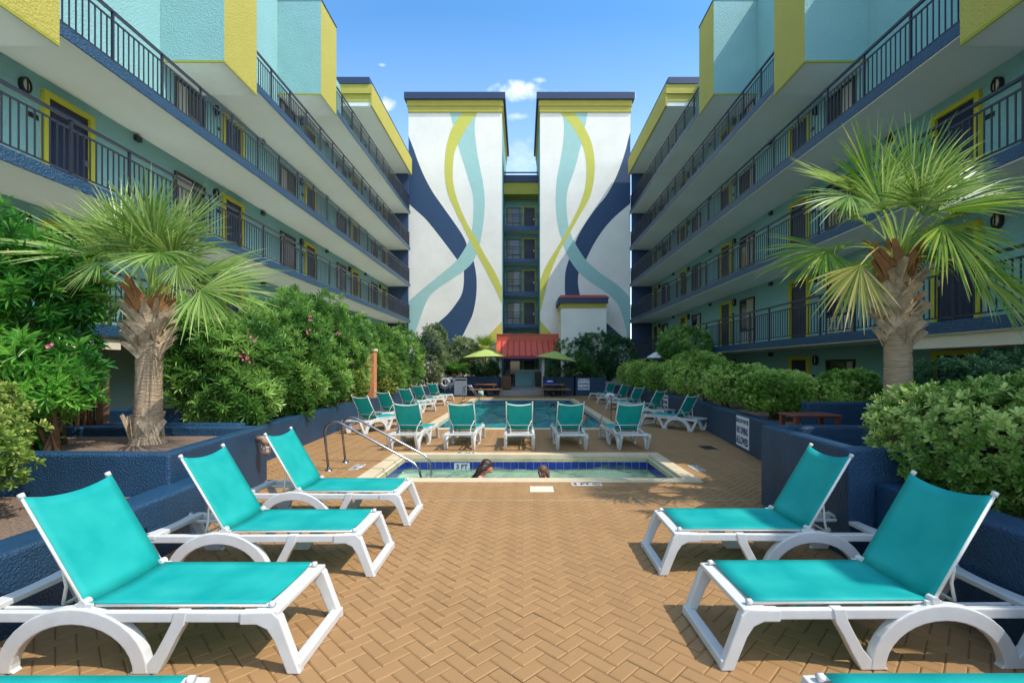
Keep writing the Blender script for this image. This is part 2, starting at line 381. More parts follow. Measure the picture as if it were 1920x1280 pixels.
g = MB(); rect_minus(g, -600, 600, -600, 900, -.03, [(-14, 14, -8, 46)])
o = g.build('ground', M['ground']); tag(o, kind='structure')

def paving():
    L_, W_ = .2, .1; s = math.sqrt(.5)
    a = np.array((s, s)); b = np.array((-s, s))
    cs = []; hv = []
    # herringbone: lay along diagonals
    for k in range(-135, 136):
        for j in range(-26, 27):
            # cell of period (2W,..): brick A lies along a, brick B along b
            ox = (k + 2 * j) * W_; oy = (k - 2 * j) * W_
            if True:  # A: [ox,ox+2W]x[oy,oy+W] ; B: [ox, ox+W]x[oy+W, oy+3W]
                ca = (ox + W_, oy + W_ / 2); cb = (ox + W_ / 2, oy + 2 * W_)
                for (c, h) in ((ca, 0), (cb, 1)):
                    x = c[0] * a[0] + c[1] * b[0]; y = c[0] * a[1] + c[1] * b[1] + 15
                    cs.append((x, y)); hv.append(h)
    cs = np.array(cs); hv = np.array(hv)
    # only the court; the pools are left open
    k = (np.abs(cs[:, 0]) < 5.9) & (cs[:, 1] > -1.5) & (cs[:, 1] < 33.5)
    for p in (P1, P2):
        k &= ~((cs[:, 0] > p[0] + .1) & (cs[:, 0] < p[1] - .1) & (cs[:, 1] > p[2] + .1) & (cs[:, 1] < p[3] - .1))
    k &= ~((np.abs(cs[:, 1] - 6.42) < .0))
    cs = cs[k]; hv = hv[k]; n = len(cs)
    dirs = np.where(hv[:, None] == 0, a[None], b[None]); per = np.stack((-dirs[:, 1], dirs[:, 0]), 1)
    zt = RNG.normal(0, .0009, n); gap = .0011; bev = .0088
    V = np.zeros((n, 8, 3)); 
    for lvl, (hl, hw, dz) in enumerate(((L_ / 2 - gap, W_ / 2 - gap, -.0065), (L_ / 2 - gap - bev, W_ / 2 - gap - bev, 0))):
        for q, (su, sv) in enumerate(((-1, -1), (1, -1), (1, 1), (-1, 1))):
            p = cs + dirs * (su * hl) + per * (sv * hw)
            V[:, lvl * 4 + q, 0] = p[:, 0]; V[:, lvl * 4 + q, 1] = p[:, 1]; V[:, lvl * 4 + q, 2] = dz + zt
    base = np.arange(n) * 8
    fl = [(4, 5, 6, 7), (0, 1, 5, 4), (1, 2, 6, 5), (2, 3, 7, 6), (3, 0, 4, 7)]
    Q = np.stack([base[:, None] + np.array(f)[None] for f in fl], 1).reshape(-1, 4)
    t = np.repeat(np.clip(RNG.normal(.5, .06, n), 0, 1), 5)
    o = np_mesh('paving', V.reshape(-1, 3), Q, M['paver'], tint=t); tag(o, kind='structure')
paving()

def pool(name, label, R, wz, depth, bmat, cw, tile_to, slot=False):
    t = empty(name, ((R[0] + R[1]) / 2, (R[2] + R[3]) / 2, 0)); tag(t, label, 'pool')
    cx, cy = t.location.x, t.location.y
    x0, x1, y0, y1 = R[0] - cx, R[1] - cx, R[2] - cy, R[3] - cy
    c = MB(); ht = .02
    for (a, b, d, e) in ((x0, x1, y0, y0 + cw), (x0, x1, y1 - cw, y1), (x0, x0 + cw, y0 + cw, y1 - cw), (x1 - cw, x1, y0 + cw, y1 - cw)):
        c.box(a, b, d, e, -.045, ht)
    c.build('coping', M['coping'], t, bevel=.012)
    ix0, ix1, iy0, iy1 = x0 + cw + .03, x1 - cw - .03, y0 + cw + .03, y1 - cw - .03
    top = -.045
    b = MB()
    for (a, bb, d, e) in ((ix0 - .3, ix0, iy0 - .3, iy1 + .3), (ix1, ix1 + .3, iy0 - .3, iy1 + .3), (ix0, ix1, iy0 - .3, iy0), (ix0, ix1, iy1, iy1 + .3)):
        b.box(a, bb, d, e, -depth, top - .003)
    b.box(ix0 - .3, ix1 + .3, iy0 - .3, iy1 + .3, -depth - .2, -depth)
    b.build('basin', bmat, t)
    tb = MB(); tl = MB(); e = .012; z1, z0 = tile_to
    # old stone strip above the tiles
    for (a, bb, d, ee) in ((ix0, ix1, iy1 - e, iy1), (ix0, ix1, iy0, iy0 + e), (ix0, ix0 + e, iy0 + e, iy1 - e), (ix1 - e, ix1, iy0 + e, iy1 - e)):
        tb.box(a, bb, d, ee, z0 - .01, top - .003)
    tb.build('stone_band', M['band'], t)
    tw = (z1 - z0)
    nx = int((ix1 - ix0) / .155)
    for i in range(nx):
        a = ix0 + .02 + i * (ix1 - ix0 - .04) / nx; w = (ix1 - ix0 - .04) / nx - .01
        tl.box(a, a + w, iy1 - e - .006, iy1 - e, z0, z1); tl.box(a, a + w, iy0 + e, iy0 + e + .006, z0, z1)
    ny = int((iy1 - iy0) / .155)
    for i in range(ny):
        a = iy0 + .02 + i * (iy1 - iy0 - .04) / ny; w = (iy1 - iy0 - .04) / ny - .01
        tl.box(ix0 + e, ix0 + e + .006, a, a + w, z0, z1); tl.box(ix1 - e - .006, ix1 - e, a, a + w, z0, z1)
    tl.build('tile_band', M['tile'], t)
    return t, (ix0 + cx, ix1 + cx, iy0 + cy, iy1 + cy)

pool1, I1 = pool('wading_pool', 'small shallow rectangular wading pool with cream coping in the tan paving, nearest pool', P1, -.25, .85, M['basin'], .24, (-.13, -.285))
pool2, I2 = pool('swimming_pool', 'large deep teal swimming pool behind the row of five loungers', P2, -.14, 1.4, M['basin2'], .30, (-.10, -.26))
def water(name, I, z, m, label, amp=1.0):
    st = .075; nx = int((I[1] - I[0]) / st); ny = int((I[3] - I[2]) / st)
    X_, Y_ = np.meshgrid(np.linspace(I[0], I[1], nx + 1), np.linspace(I[2], I[3], ny + 1)); H = np.zeros_like(X_)
    for k in range(26):
        wl = .28 * 1.09 ** k; a = RNG.uniform(0, 6.28); am = .0042 * (wl / .5) ** .7 * amp
        H += am * np.sin((X_ * math.cos(a) + Y_ * math.sin(a)) * 6.283 / wl + RNG.uniform(0, 6.28))
    V = np.stack((X_, Y_, z + H), -1).reshape(-1, 3); i = np.arange(ny)[:, None] * (nx + 1) + np.arange(nx)[None]; i = i.ravel()
    o = np_mesh(name, V, np.stack((i, i + 1, i + nx + 2, i + nx + 1), 1), m, smooth=True); tag(o, label, kind='structure')
water('wading_pool_water', I1, -.262, M['water1'], None, 1.5)
water('swimming_pool_water', I2, -.17, M['water2'], None, 1.7)
# steps in the wading pool under the handrails
st = MB(); cx, cy = pool1.location.x, pool1.location.y
st.box(I1[0] - cx, I1[0] - cx + .45, I1[2] - cy + .03, I1[3] - cy - .03, -.85, -.36); st.box(I1[0] - cx + .45, I1[0] - cx + .85, I1[2] - cy + .03, I1[3] - cy - .03, -.85, -.58)
st.build('step', M['basin'], pool1)

# ------------------------------------------------------------------ lettering
def text(name, s, size, mat_, origin, right, up, parent=None, depth=.0012, bold=.0, squash=1.0):
    cu = bpy.data.curves.new(name, 'FONT'); cu.body = s; cu.size = size; cu.extrude = depth; cu.offset = bold; cu.align_x = 'CENTER'; cu.align_y = 'CENTER'; cu.resolution_u = 3
    cu.materials.append(mat_)
    o = link(name, cu, parent)
    r = Vector(right).normalized(); u = Vector(up).normalized(); n = r.cross(u)
    mtx = Matrix(((r.x * squash, u.x, n.x, origin[0]), (r.y * squash, u.y, n.y, origin[1]), (r.z * squash, u.z, n.z, origin[2]), (0, 0, 0, 1)))
    o.matrix_local = mtx
    return o

def no_dive_symbol(parent, c, right, up, r):
    c = Vector(c); rt = Vector(right).normalized(); u = Vector(up).normalized(); n = rt.cross(u)
    m = MB(); pts = []
    for k in range(17):
        a = 2 * math.pi * k / 16; pts.append(c + rt * math.cos(a) * r + u * math.sin(a) * r)
    for k in range(16): m.bar(pts[k], pts[k + 1], .012, .002, up=n)
    m.bar(c - rt * r * .7 + u * r * .7, c + rt * r * .7 - u * r * .7, .012, .0024, up=n)
    m.bar(c - rt * r * .5 - u * r * .3, c + rt * r * .3 + u * r * .1, .012, .0022, up=n)
    return m.build('symbol', M['ink'], parent)

def depth_marker(x, y, right, up, label, w=.47, h=.17, sym=True, z=.0035):
    t = empty('depth_marker', (x, y, z)); tag(t, label, 'marker', 'depth markers set round the wading pool')
    r = Vector(right); u = Vector(up)
    m = MB(); c = [r * (sx * w / 2) + u * (sy * h / 2) for sx, sy in ((-1, -1), (1, -1), (1, 1), (-1, 1))]
    lo = Vector((0, 0, -.003)); hi = Vector((0, 0, .003))
    m.add([p + lo for p in c] + [p + hi for p in c], [(3, 2, 1, 0), (4, 5, 6, 7), (0, 1, 5, 4), (1, 2, 6, 5), (2, 3, 7, 6), (3, 0, 4, 7)]); m.build('tile_plate', M['ac'], t)
    o = Vector((0, 0, .0045))
    text('lettering', '3 FT', h * .86, M['ink'], o - r * w * (.17 if sym else 0), r, u, t, bold=.003)
    if sym: no_dive_symbol(t, o + r * w * .32, r, u, h * .36)
    return t
depth_marker(.98, 7.27, (1, 0, 0), (0, 1, 0), 'white 3 FT depth tile beside the palm shadow on the near pool edge')
depth_marker(-3.02, 8.55, (0, 1, 0), (-1, 0, 0), 'white 3 FT depth tile by the feet of the handrails')
depth_marker(3.12, 8.45, (0, -1, 0), (1, 0, 0), 'white 3 FT depth tile at the shaded corner of the wading pool')
depth_marker(-1.2, 9.86, (-1, 0, 0), (0, -1, 0), 'faint 3 FT depth tile on the far coping below the loungers', w=.45, h=.13, z=.0245)
# tile with depth on the far inside wall of the wading pool
wt = MB(); wt.box(-1.42, -1.10, I1[3] - .026, I1[3] - .02, -.305, -.15); t = wt.build('depth_tile', M['grout']); tag(t, 'pale 3 FT tile let into the blue tile band of the wading pool', 'marker')
text('lettering', '3 FT', .13, M['ink'], (-1.26, I1[3] - .0275, -.228), (1, 0, 0), (0, 0, 1), t, bold=.003)
sk = MB(); sk.box(.10, .45, 6.83, 7.15, -.004, .005); t = sk.build('skimmer_lid', M['cream'], bevel=.004); tag(t, 'cream square skimmer lid set in the paving before the wading pool', 'lid')
s2 = MB()
for i in range(5): s2.box(4.08 + i * .05, 4.11 + i * .05, 10.45, 10.85, -.002, .006)
s2.box(4.05, 4.33, 10.42, 10.88, -.004, .004); t = s2.build('drain_grate', M['black']); tag(t, 'small dark drain grate in the shaded paving by the right-hand bed', 'drain')
ej = MB(); ej.box(-4.0, 3.2, 6.40, 6.414, -.004, .002); t = ej.build('path_joint', M['band']); tag(t, kind='structure')

# ------------------------------------------------------------------ planters and beds
def offset_path(pts, d):
    out = []
    for i, p in enumerate(pts):
        p = Vector(p)
        if i == 0: t = (Vector(pts[1]) - p).normalized()
        elif i == len(pts) - 1: t = (p - Vector(pts[i - 1])).normalized()
        else: t = ((Vector(pts[i + 1]) - p).normalized() + (p - Vector(pts[i - 1])).normalized()).normalized()
        out.append((p.x - t.y * d, p.y + t.x * d))
    return out
def wall_path(mb, pts, d, z0, z1):
    q = offset_path(pts, d)
    mb.prism(list(pts) + list(reversed(q)), z0, z1)

def planter(name, label, rim, soil, soil_z, cat='planter', bev=.035, paths=()):
    t = empty(name, (rim[0][0][0][0], rim[0][0][0][1], 0)); tag(t, label, cat)
    ox, oy = t.location.x, t.location.y
    for (pts, d, z1) in rim:
        w = MB(); wall_path(w, [(a - ox, b - oy) for a, b in pts], d, -.05, z1); w.build('wall', M['planter'], t, bevel=bev, seg=3)
    m = MB(); m.prism([(a - ox, b - oy) for a, b in soil], -.02, soil_z); m.build('soil', M['mulch'], t)
    return t
# low wall and bed, near left
planter('low_planter', 'low blue planter wall behind the near left loungers', [([(-3.45, -1.5), (-3.44, 4.5), (-3.52, 5.2), (-3.74, 5.75)], .34, .57)],
        [(-3.6, -1.5), (-3.6, 4.93), (-8, 4.93), (-8, -1.5)], .45)
# palm planter, left
planter('palm_planter', 'raised blue planter with bark mulch around the left palm', [([(-8, 4.96), (-3.74, 4.96), (-4.03, 7.4), (-8, 7.4)], .26, .9)],
        [(-7.9, 5.1), (-3.9, 5.1), (-4.15, 7.25), (-7.9, 7.25)], .76)
# long oleander bed, left
planter('oleander_bed', 'long blue walled bed of oleanders along the left court side', [([(-6.9, 7.62), (-4.62, 7.62)], .22, .9), ([(-4.62, 7.66), (-4.97, 9.05), (-5.3, 13.4), (-5.5, 20), (-5.5, 30.8)], .26, .72)],
        [(-4.75, 7.8), (-5.1, 9.05), (-5.42, 13.4), (-5.6, 20), (-5.6, 30.8), (-7.9, 30.8), (-7.9, 7.8)], .62)
# near right low wall
planter('low_planter', 'low blue planter wall behind the near right loungers', [([(3.28, 4.38), (3.2, 3.4), (3.2, -1.5)], .34, .74)],
        [(3.35, 4.38), (3.35, -1.5), (8, -1.5), (8, 4.38)], .62)
# raised right planter
planter('palm_planter', 'raised blue planter of the right palm beside the clipped hedge', [([(8, 6.25), (3.16, 6.25), (3.05, 4.4), (8, 4.4)], .25, 1.05)],
        [(7.9, 6.1), (3.3, 6.1), (3.2, 4.55), (7.9, 4.55)], .8)
RB = [(5.45, 30.8), (5.62, 20), (5.42, 14.4), (4.62, 9.05), (4.3, 6.5)]
planter('hedge_bed', 'long blue walled bed of clipped hedges along the right court side', [(RB, .26, .78)],
        [(5.6, 30.8), (5.75, 20), (5.55, 14.4), (4.75, 9.05), (4.45, 6.5), (7.5, 6.5), (7.5, 30.8)], .68)
# higher blue wall behind the brown table
hw = MB(); hw.box(5.4, 7.6, 8.9, 9.15, 0, 1.15); o = hw.build('garden_wall', M['planter'], bevel=.03); tag(o, 'higher blue garden wall under the rounded hedges on the right', 'wall')
hw = MB(); hw.box(-7.7, -6.3, 8.6, 8.8, 0, 1.05); hw.box(-7.7, -6.5, 8.2, 8.4, 0, .82)
o = hw.build('garden_wall', M['planter'], bevel=.03); tag(o, 'stepped blue garden wall behind the left palm trunk', 'wall')
# back planters
def back_planter(x0, x1, y, h, label):
    t = empty('back_planter', ((x0 + x1) / 2, y, 0)); tag(t, label, 'planter'); w = (x1 - x0) / 2
    m = MB(); m.box(-w, w, 0, .25, 0, h); m.box(-w, -w + .25, .25, 3.2, 0, h); m.box(w - .25, w, .25, 3.2, 0, h); m.build('wall', M['planter'], t, bevel=.03)
    m = MB(); m.box(-w + .2, w - .2, .2, 3.1, 0, h - .1); m.build('soil', M['mulch'], t)
back_planter(-5.6, -3.75, 30.95, 1.24, 'blue planter box behind the life ring')
back_planter(-3.70, -1.62, 31.3, 1.24, 'blue planter box behind the left picnic table')
back_planter(1.42, 3.4, 31.3, 1.22, 'blue planter box behind the right picnic table')
back_planter(3.45, 5.42, 30.9, 1.2, 'blue planter box carrying the far no diving sign')
rp_ = MB(); rp_.add([(-1.6, 31.0, .005), (1.4, 31.0, .005), (1.4, 34.2, .45), (-1.6, 34.2, .45), (-1.6, 40.0, .45), (1.4, 40.0, .45)], [(0, 1, 2, 3), (3, 2, 5, 4)])
o = rp_.build('path_ramp', M['concrete']); tag(o, kind='structure')

# ------------------------------------------------------------------ hotel wings
LV = [0.0, 2.65, 5.31, 7.97, 10.63, 13.29, 15.95]
YS = [-3.0, -3.0, .65, 6.65, 12.72, 18.8, 25.4]        # where each slab begins
YE = 34.4
BAYS = [10.65, 16.4, 22.15, 27.9, 33.55]
def railing(mb, x, y0, y1, z):
    n = max(1, round((y1 - y0) / 1.29)); st = (y1 - y0) / n
    for i in range(n + 1):
        mb.box(x - .022, x + .022, y0 + i * st - .022, y0 + i * st + .022, z, z + 1.03)
    mb.box(x - .032, x + .032, y0 - .02, y1 + .02, z + 1.03, z + 1.08)
    mb.box(x - .014, x + .014, y0, y1, z + .865, z + .90); mb.box(x - .014, x + .014, y0, y1, z + .06, z + .09)
    for i in range(n):
        for k in range(1, 10):
            y = y0 + (i + k / 10) * st; mb.box(x - .010, x + .010, y - .010, y + .010, z + .09, z + .865)

def window(parent, at, ax, nrm, w, h, ac=True):
    """window frame centred on `at` (its sill middle); ax along the wall, nrm out of the wall"""
    ax = Vector(ax); nr = Vector(nrm); up = Vector((0, 0, 1)); at = Vector(at)
    def bx(mb, a0, a1, n0, n1, z0, z1):
        vs = [at + ax * a + nr * n + up * z for z in (z0, z1) for n in (n0, n1) for a in (a0, a1)]
        mb.add(vs, [(0, 2, 3, 1), (4, 5, 7, 6), (0, 1, 5, 4), (2, 6, 7, 3), (0, 4, 6, 2), (1, 3, 7, 5)])
    f = MB(); e = .06
    bx(f, -w / 2, w / 2, 0, .05, h - e, h); bx(f, -w / 2, w / 2, 0, .05, 0, e); bx(f, -w / 2, -w / 2 + e, 0, .05, e, h - e); bx(f, w / 2 - e, w / 2, 0, .05, e, h - e)
    z2 = h * .32 if ac else 0
    if ac: bx(f, -w / 2 + e, w / 2 - e, 0, .045, z2, z2 + .05)
    fo = f.build('window', M['wframe'], parent)
    p = MB(); bx(p, -w / 2 + e, w / 2 - e, .006, .02, z2 + (.05 if ac else e), h - e); p.build('pane', M['glass'], fo)
    c = MB(); k = random.choice((.25, .4, .55)); bx(c, -w / 2 + e, -w / 2 + e + (w - 2 * e) * k, .02, .024, z2 + .06, h - e - .01); c.build('curtain', M['curtain'], fo)
    if ac:
        a = MB()
        for i in range(7): bx(a, -w / 2 + e, w / 2 - e, .012, .04, e + .01 + i * (z2 - e - .02) / 7, e + .01 + (i + .55) * (z2 - e - .02) / 7)
        a.build('air_grille', M['ac'], fo)
    return fo

def door(parent, at, ax, nrm, w=.92, h=2.08):
    ax = Vector(ax); nr = Vector(nrm); up = Vector((0, 0, 1)); at = Vector(at)
    def bx(mb, a0, a1, n0, n1, z0, z1):
        vs = [at + ax * a + nr * n + up * z for z in (z0, z1) for n in (n0, n1) for a in (a0, a1)]
        mb.add(vs, [(0, 2, 3, 1), (4, 5, 7, 6), (0, 1, 5, 4), (2, 6, 7, 3), (0, 4, 6, 2), (1, 3, 7, 5)])
    d = MB(); bx(d, -w / 2, w / 2, .004, .02, .02, h)
    for zz in (.25, 1.15): bx(d, -w / 2 + .13, w / 2 - .13, .02, .026, zz, zz + .7)
    do = d.build('door', M['door'], parent)
    f = MB(); e = .1
    bx(f, -w / 2 - e, -w / 2, 0, .09, 0, h + e); bx(f, w / 2, w / 2 + e, 0, .09, 0, h + e); bx(f, -w / 2, w / 2, 0, .09, h, h + e); f.build('frame', M['dframe'], do)
    k = MB(); bx(k, w / 2 - .12, w / 2 - .05, .026, .07, .98, 1.12); k.build('handle', M['steel'], do)
    return do

def lamp(parent, at, ax, nrm):
    ax = Vector(ax); nr = Vector(nrm); at = Vector(at); up = Vector((0, 0, 1))
    m = MB(); ring = []; n = 14
    vs = []; fs = []
    prof = [(1.0, 0), (1.0, .09), (.80, .10), (.80, .05)]
    for (s_, o_) in prof:
        for k in range(n):
            a = 2 * math.pi * k / n; vs.append(at + ax * math.cos(a) * .10 * s_ + up * math.sin(a) * .16 * s_ + nr * o_)
    for j in range(3):
        for k in range(n):
            k2 = (k + 1) % n; fs.append((j * n + k, j * n + k2, (j + 1) * n + k2, (j + 1) * n + k))
    m.add(vs, fs); m.bar(at + up * .13 + nr * .1, at - up * .13 + nr * .1, .018, .018); lo = m.build('wall_lamp', M['black'], parent)
    g_ = MB(); vs = [at + ax * math.cos(2 * math.pi * k / n) * .082 + up * math.sin(2 * math.pi * k / n) * .13 + nr * .06 for k in range(n)] + [at + nr * .09]
    g_.add(vs, [(k, (k + 1) % n, n) for k in range(n)]); g_.build('globe', M['lampglass'], lo, smooth=True)

def wing(sx, Xr, label):
    t = empty('hotel_wing', (Xr, 15, 0)); tag(t, label, 'building')
    X = lambda d: sx * d                       # local, origin at the railing line
    oy = -15
    wd = 1.54                                  # walkway depth
    tops = [5.9, 5.9, 8.55, 11.2, 13.87, 16.53, 17.35]
    b = MB(); edges = [(-3.0, .65, 8.55), (.65, 6.65, 9.4), (6.65, 12.72, 13.87), (12.72, 18.8, 16.53), (18.8, 25.38, 17.0), (25.38, YE, 17.0)]
    for (a, c, h) in edges: b.box(X(wd), X(9.5), a + oy, c + oy, 0, h)
    b.build('wall', M['teal'], t)
    cp = MB()
    for (a, c, h) in edges[:4]: cp.box(X(wd - .03), X(9.5), a + oy, c + oy - .003, h + .002, h + .09)
    cp.build('parapet_cap', M['cap'], t)
    for i in range(1, 6):
        z = LV[i]; y0 = YS[i]
        s_ = MB(); s_.box(X(0), X(wd - .003), y0 + (.03 if i >= 2 else 0) + oy, YE + oy, z - .225, z); s_.build('walkway_slab', M['soffit'], t)
        yf = y0 + (1.555 if i >= 2 else 0); f = MB(); f.box(X(-.025), X(-.002), yf + oy, YE + .05 + oy, z - .20, z + .02)
        f.box(X(-.002), X(.05), yf + oy, YE + oy, z + .002, z + .02)
        f.build('fascia', M['fascia'] , t)
        rl = MB(); ys = y0 + (1.6 if i >= 2 else 0)
        railing(rl, X(.06), ys + oy, YE - .02 + oy, z + .025); rl.build('railing', M['rail'], t)
    # blocks that close each step of the roofline
    for i in range(2, 6):
        y0 = YS[i]; y1 = y0 + 1.55; z0 = LV[i] - .55; z1 = LV[i] + 3.24
        m = MB(); x0, x1 = X(-.2), X(wd - .004)
        a, c = min(x0, x1), max(x0, x1)
        vs = [(a, y0, z0), (c, y0, z0), (c, y1, z0), (a, y1, z0), (a, y0, z1), (c, y0, z1), (c, y1, z1), (a, y1, z1)]
        vs = [(p, q + oy, r) for p, q, r in vs]
        fy_front = (0, 1, 5, 4); fy_back = (2, 3, 7, 6); left = (3, 0, 4, 7); right = (1, 2, 6, 5)
        court, outer = (right, left) if sx < 0 else (left, right)
        m.add(vs, [fy_front, fy_back, outer, (4, 5, 6, 7)], 0); m.add(vs, [court], 1); m.add(vs, [(3, 2, 1, 0)], 2)
        bo = m.build('roof_block', [M['teal'], M['yellow'], M['soffit']], t)
        tr = MB(); e = .05
        tr.box(a, c, y0 + oy - .004, y0 + oy + .02, z0 - .008, z0 + .05)
        xf = x0; tr.box(xf + sx * .02, xf - sx * .004, y0 + oy, y1 + oy, z0 - .008, z0 + .05)
        tr.build('drip_edge', M['olive'], bo)
        cpp = MB(); cpp.box(a - .02, c + .02, y0 + oy - .02, y1 + oy + .02, z1, z1 + .06); cpp.build('cap', M['cap'], bo)
    # roof
    r = MB(); r.box(X(-.05), X(9.5), 25.4 + oy, YE + .03 + oy, 15.97, 16.2, 2); r.box(X(-.05), X(9.52), 25.38 + oy, YE + .03 + oy, 16.2, 16.6, 0)
    r.box(X(-.12), X(9.53), 25.30 + oy, YE + .04 + oy, 16.6, 17.1, 0)
    ro = r.build('roof', [M['yellow'], M['yellow'], M['soffit']], t)
    f = MB(); f.box(X(-.14), X(-.05), 25.34 + oy, YE + .02 + oy, 15.95, 17.1); f.build('fascia_board', M['yellow'], ro)
    c_ = MB(); c_.box(X(-.02), X(9.55), 25.24 + oy, YE + .05 + oy, 17.1, 17.45); c_.build('roof_cap', M['cap'], ro)
    # end wall of the walkways
    ew = MB()
    for i in range(0, 6):
        hi_ = LV[i + 1] - .225 if i < 5 else 15.96
        ew.box(X(.10), X(wd - .004), YE - .2 + oy, YE + oy, LV[i] + .003, hi_)
    ew.build('end_wall', M['navy'], t)
    # thick cream lintel below the first walkway
    cb = MB(); cb.box(X(.06), X(wd - .005), -3 + oy, 9.75 + oy, 2.18, 2.428); cb.build('cream_beam', M['cream'], t)
    first = {0: 0, 1: 0, 2: 0, 3: 1, 4: 2, 5: 3}
    nr = (-sx, 0, 0); ax = (0, 1, 0)
    for i in range(6):
        for k in range(first[i], 5):
            yd = BAYS[k] + oy; z = LV[i] + .0; xw = X(wd)
            door(t, (xw, yd - .52, z), ax, nr)
            window(t, (xw, yd - 2.55, z + .08), ax, nr, 1.25, 1.98, True)
            lamp(t, (xw, yd - 1.42, z + 2.05), ax, nr)
            sg = MB(); sg.box(xw, xw - sx * .012, yd - 1.33, yd - 1.13, z + 1.5, z + 1.6); sg.build('room_sign', M['black'], t)
            vn = MB(); vn.box(xw, xw - sx * .1, yd + 1.2, yd + 1.36, z + 2.25, z + 2.38); vn.build('vent_box', M['rail'], t)
    return t
wing(-1, -8.3, 'long stepped teal hotel wing in full sun with sunlit blue balcony edges, left of court')
wing(1, 7.83, 'long stepped teal hotel wing in its own shade behind the right palm')

# ------------------------------------------------------------------ mural towers
def cr(pts, n=6):
    out = []
    for i in range(len(pts) - 1):
        p0 = pts[max(i - 1, 0)]; p1 = pts[i]; p2 = pts[i + 1]; p3 = pts[min(i + 2, len(pts) - 1)]
        for k in range(n):
            t = k / n
            out.append(tuple(.5 * (2 * p1[j] + (p2[j] - p0[j]) * t + (2 * p0[j] - 5 * p1[j] + 4 * p2[j] - p3[j]) * t * t + (3 * p1[j] - p0[j] - 3 * p2[j] + p3[j]) * t ** 3) for j in (0, 1)))
    out.append(pts[-1]); return out
TY = 35.0
def stripe(parent, name, left, right, x0, mat_, off, xr, zmax, oxy, smooth=True):
    cv = lambda q: ((x0 + q[0] / 2.725 - 981) * TY / 880, 1.8 + (690 - (170 + q[1] / 2.725)) * TY / 880)
    l = [cv(p) for p in (cr(left) if smooth else left)]; r = [cv(p) for p in (cr(right) if smooth else right)]
    poly = l + list(reversed(r))
    poly = [(min(max(a, xr[0]), xr[1]), min(b, zmax)) for a, b in poly]
    v3 = [Vector((a, b, 0)) for a, b in poly]
    tris = tessellate_polygon([v3])
    m = MB(); vs = [(a - oxy[0], -off, b) for a, b in poly]
    for tri in tris:
        a, b, c = [vs[i] for i in tri]
        n = (Vector(b) - Vector(a)).cross(Vector(c) - Vector(a))
        if n.length < 1e-9: continue
        m.add([a, b, c] if n.y < 0 else [a, c, b], [(0, 1, 2)])
    return m.build(name, mat_, parent)

def tower(X0, X1, inner, label, x0, stripes):
    t = empty('mural_tower', ((X0 + X1) / 2, TY, 0)); tag(t, label, 'tower'); cx = t.location.x
    a, b = X0 - cx, X1 - cx; H = 20.9; D = 9
    m = MB(); vs = [(a, 0, 0), (b, 0, 0), (b, D, 0), (a, D, 0), (a, 0, H), (b, 0, H), (b, D, H), (a, D, H)]
    m.add(vs, [(0, 1, 5, 4)], 0); m.add(vs, [(1, 2, 6, 5), (3, 0, 4, 7), (2, 3, 7, 6), (4, 5, 6, 7)], 1); m.build('wall', [M['white_st'], M['teal']], t)
    c = MB(); c.box(a - .04, b + .04, -.10, D + .04, H - .06, H + .36); c.box(a - .10, b + .10, -.15, D + .12, H + .36, H + .80); c.build('cornice', M['yellow'], t)
    c = MB(); c.box(a - .26, b + .26, -.32, D + .2, H + .80, H + 1.30); c.build('roof_cap', M['cap'], t)
    for (nm, mk, off, l, r, sm) in stripes:
        stripe(t, 'mural_stripe', l, r, x0, M[mk], off, (X0 + .004, X1 - .004), H - .09, (cx, 0), sm)
    return t
LX0, LX1 = (766 - 981) * TY / 880, (941 - 981) * TY / 880
RX0, RX1 = (1012.5 - 981) * TY / 880, (1182 - 981) * TY / 880
tower(LX0, LX1, 1, 'tall white stucco tower with yellow, teal and navy wave mural, left of centre', 750, [
    ('n', 'mnavy', .004, [(38, 205), (45, 235), (70, 300), (95, 370), (125, 440), (165, 515), (210, 580), (260, 650), (305, 715), (332, 762), (345, 800)],
     [(30, 565), (42, 575), (75, 605), (130, 655), (180, 715), (230, 780), (275, 840), (295, 868), (310, 890)], True),
    ('n', 'mnavy', .004, [(326, 905), (326, 980), (315, 1040), (285, 1090), (245, 1140), (190, 1190), (120, 1260), (60, 1380)], [(366, 845), (376, 870), (388, 930), (392, 990), (388, 1060), (372, 1140), (345, 1200), (305, 1280), (250, 1380)], True),
    ('t', 'mteal', .008, [(250, 100), (256, 118), (272, 180), (300, 290), (325, 370), (350, 450), (370, 520), (376, 580), (374, 650), (368, 710), (350, 770), (320, 825), (285, 872), (230, 920), (150, 985), (90, 1035), (42, 1080), (10, 1120)],
     [(396, 100), (391, 118), (382, 170), (384, 230), (395, 320), (410, 400), (425, 480), (433, 560), (430, 640), (420, 720), (405, 790), (385, 850), (360, 890), (320, 925), (260, 965), (200, 1005), (155, 1045), (125, 1100), (105, 1160), (85, 1220), (70, 1290), (30, 1340)], True),
    ('y', 'myellow', .012, [(330, 100), (320, 115), (290, 150), (262, 200), (243, 260), (232, 320), (228, 400), (233, 470), (250, 540), (276, 600), (300, 650), (325, 700), (355, 760), (375, 800), (402, 850), (430, 900), (455, 950), (487, 1010), (520, 1085)],
     [(404, 100), (396, 115), (368, 150), (335, 200), (303, 260), (278, 320), (270, 400), (272, 470), (287, 540), (308, 600), (330, 650), (355, 700), (392, 760), (412, 800), (440, 850), (470, 900), (497, 950), (520, 1005), (530, 1030)], True),
    ('y', 'myellow', .012, [(520, 1180), (470, 1232), (425, 1275), (380, 1330)], [(525, 1238), (500, 1262), (470, 1300), (440, 1350)], True),
])
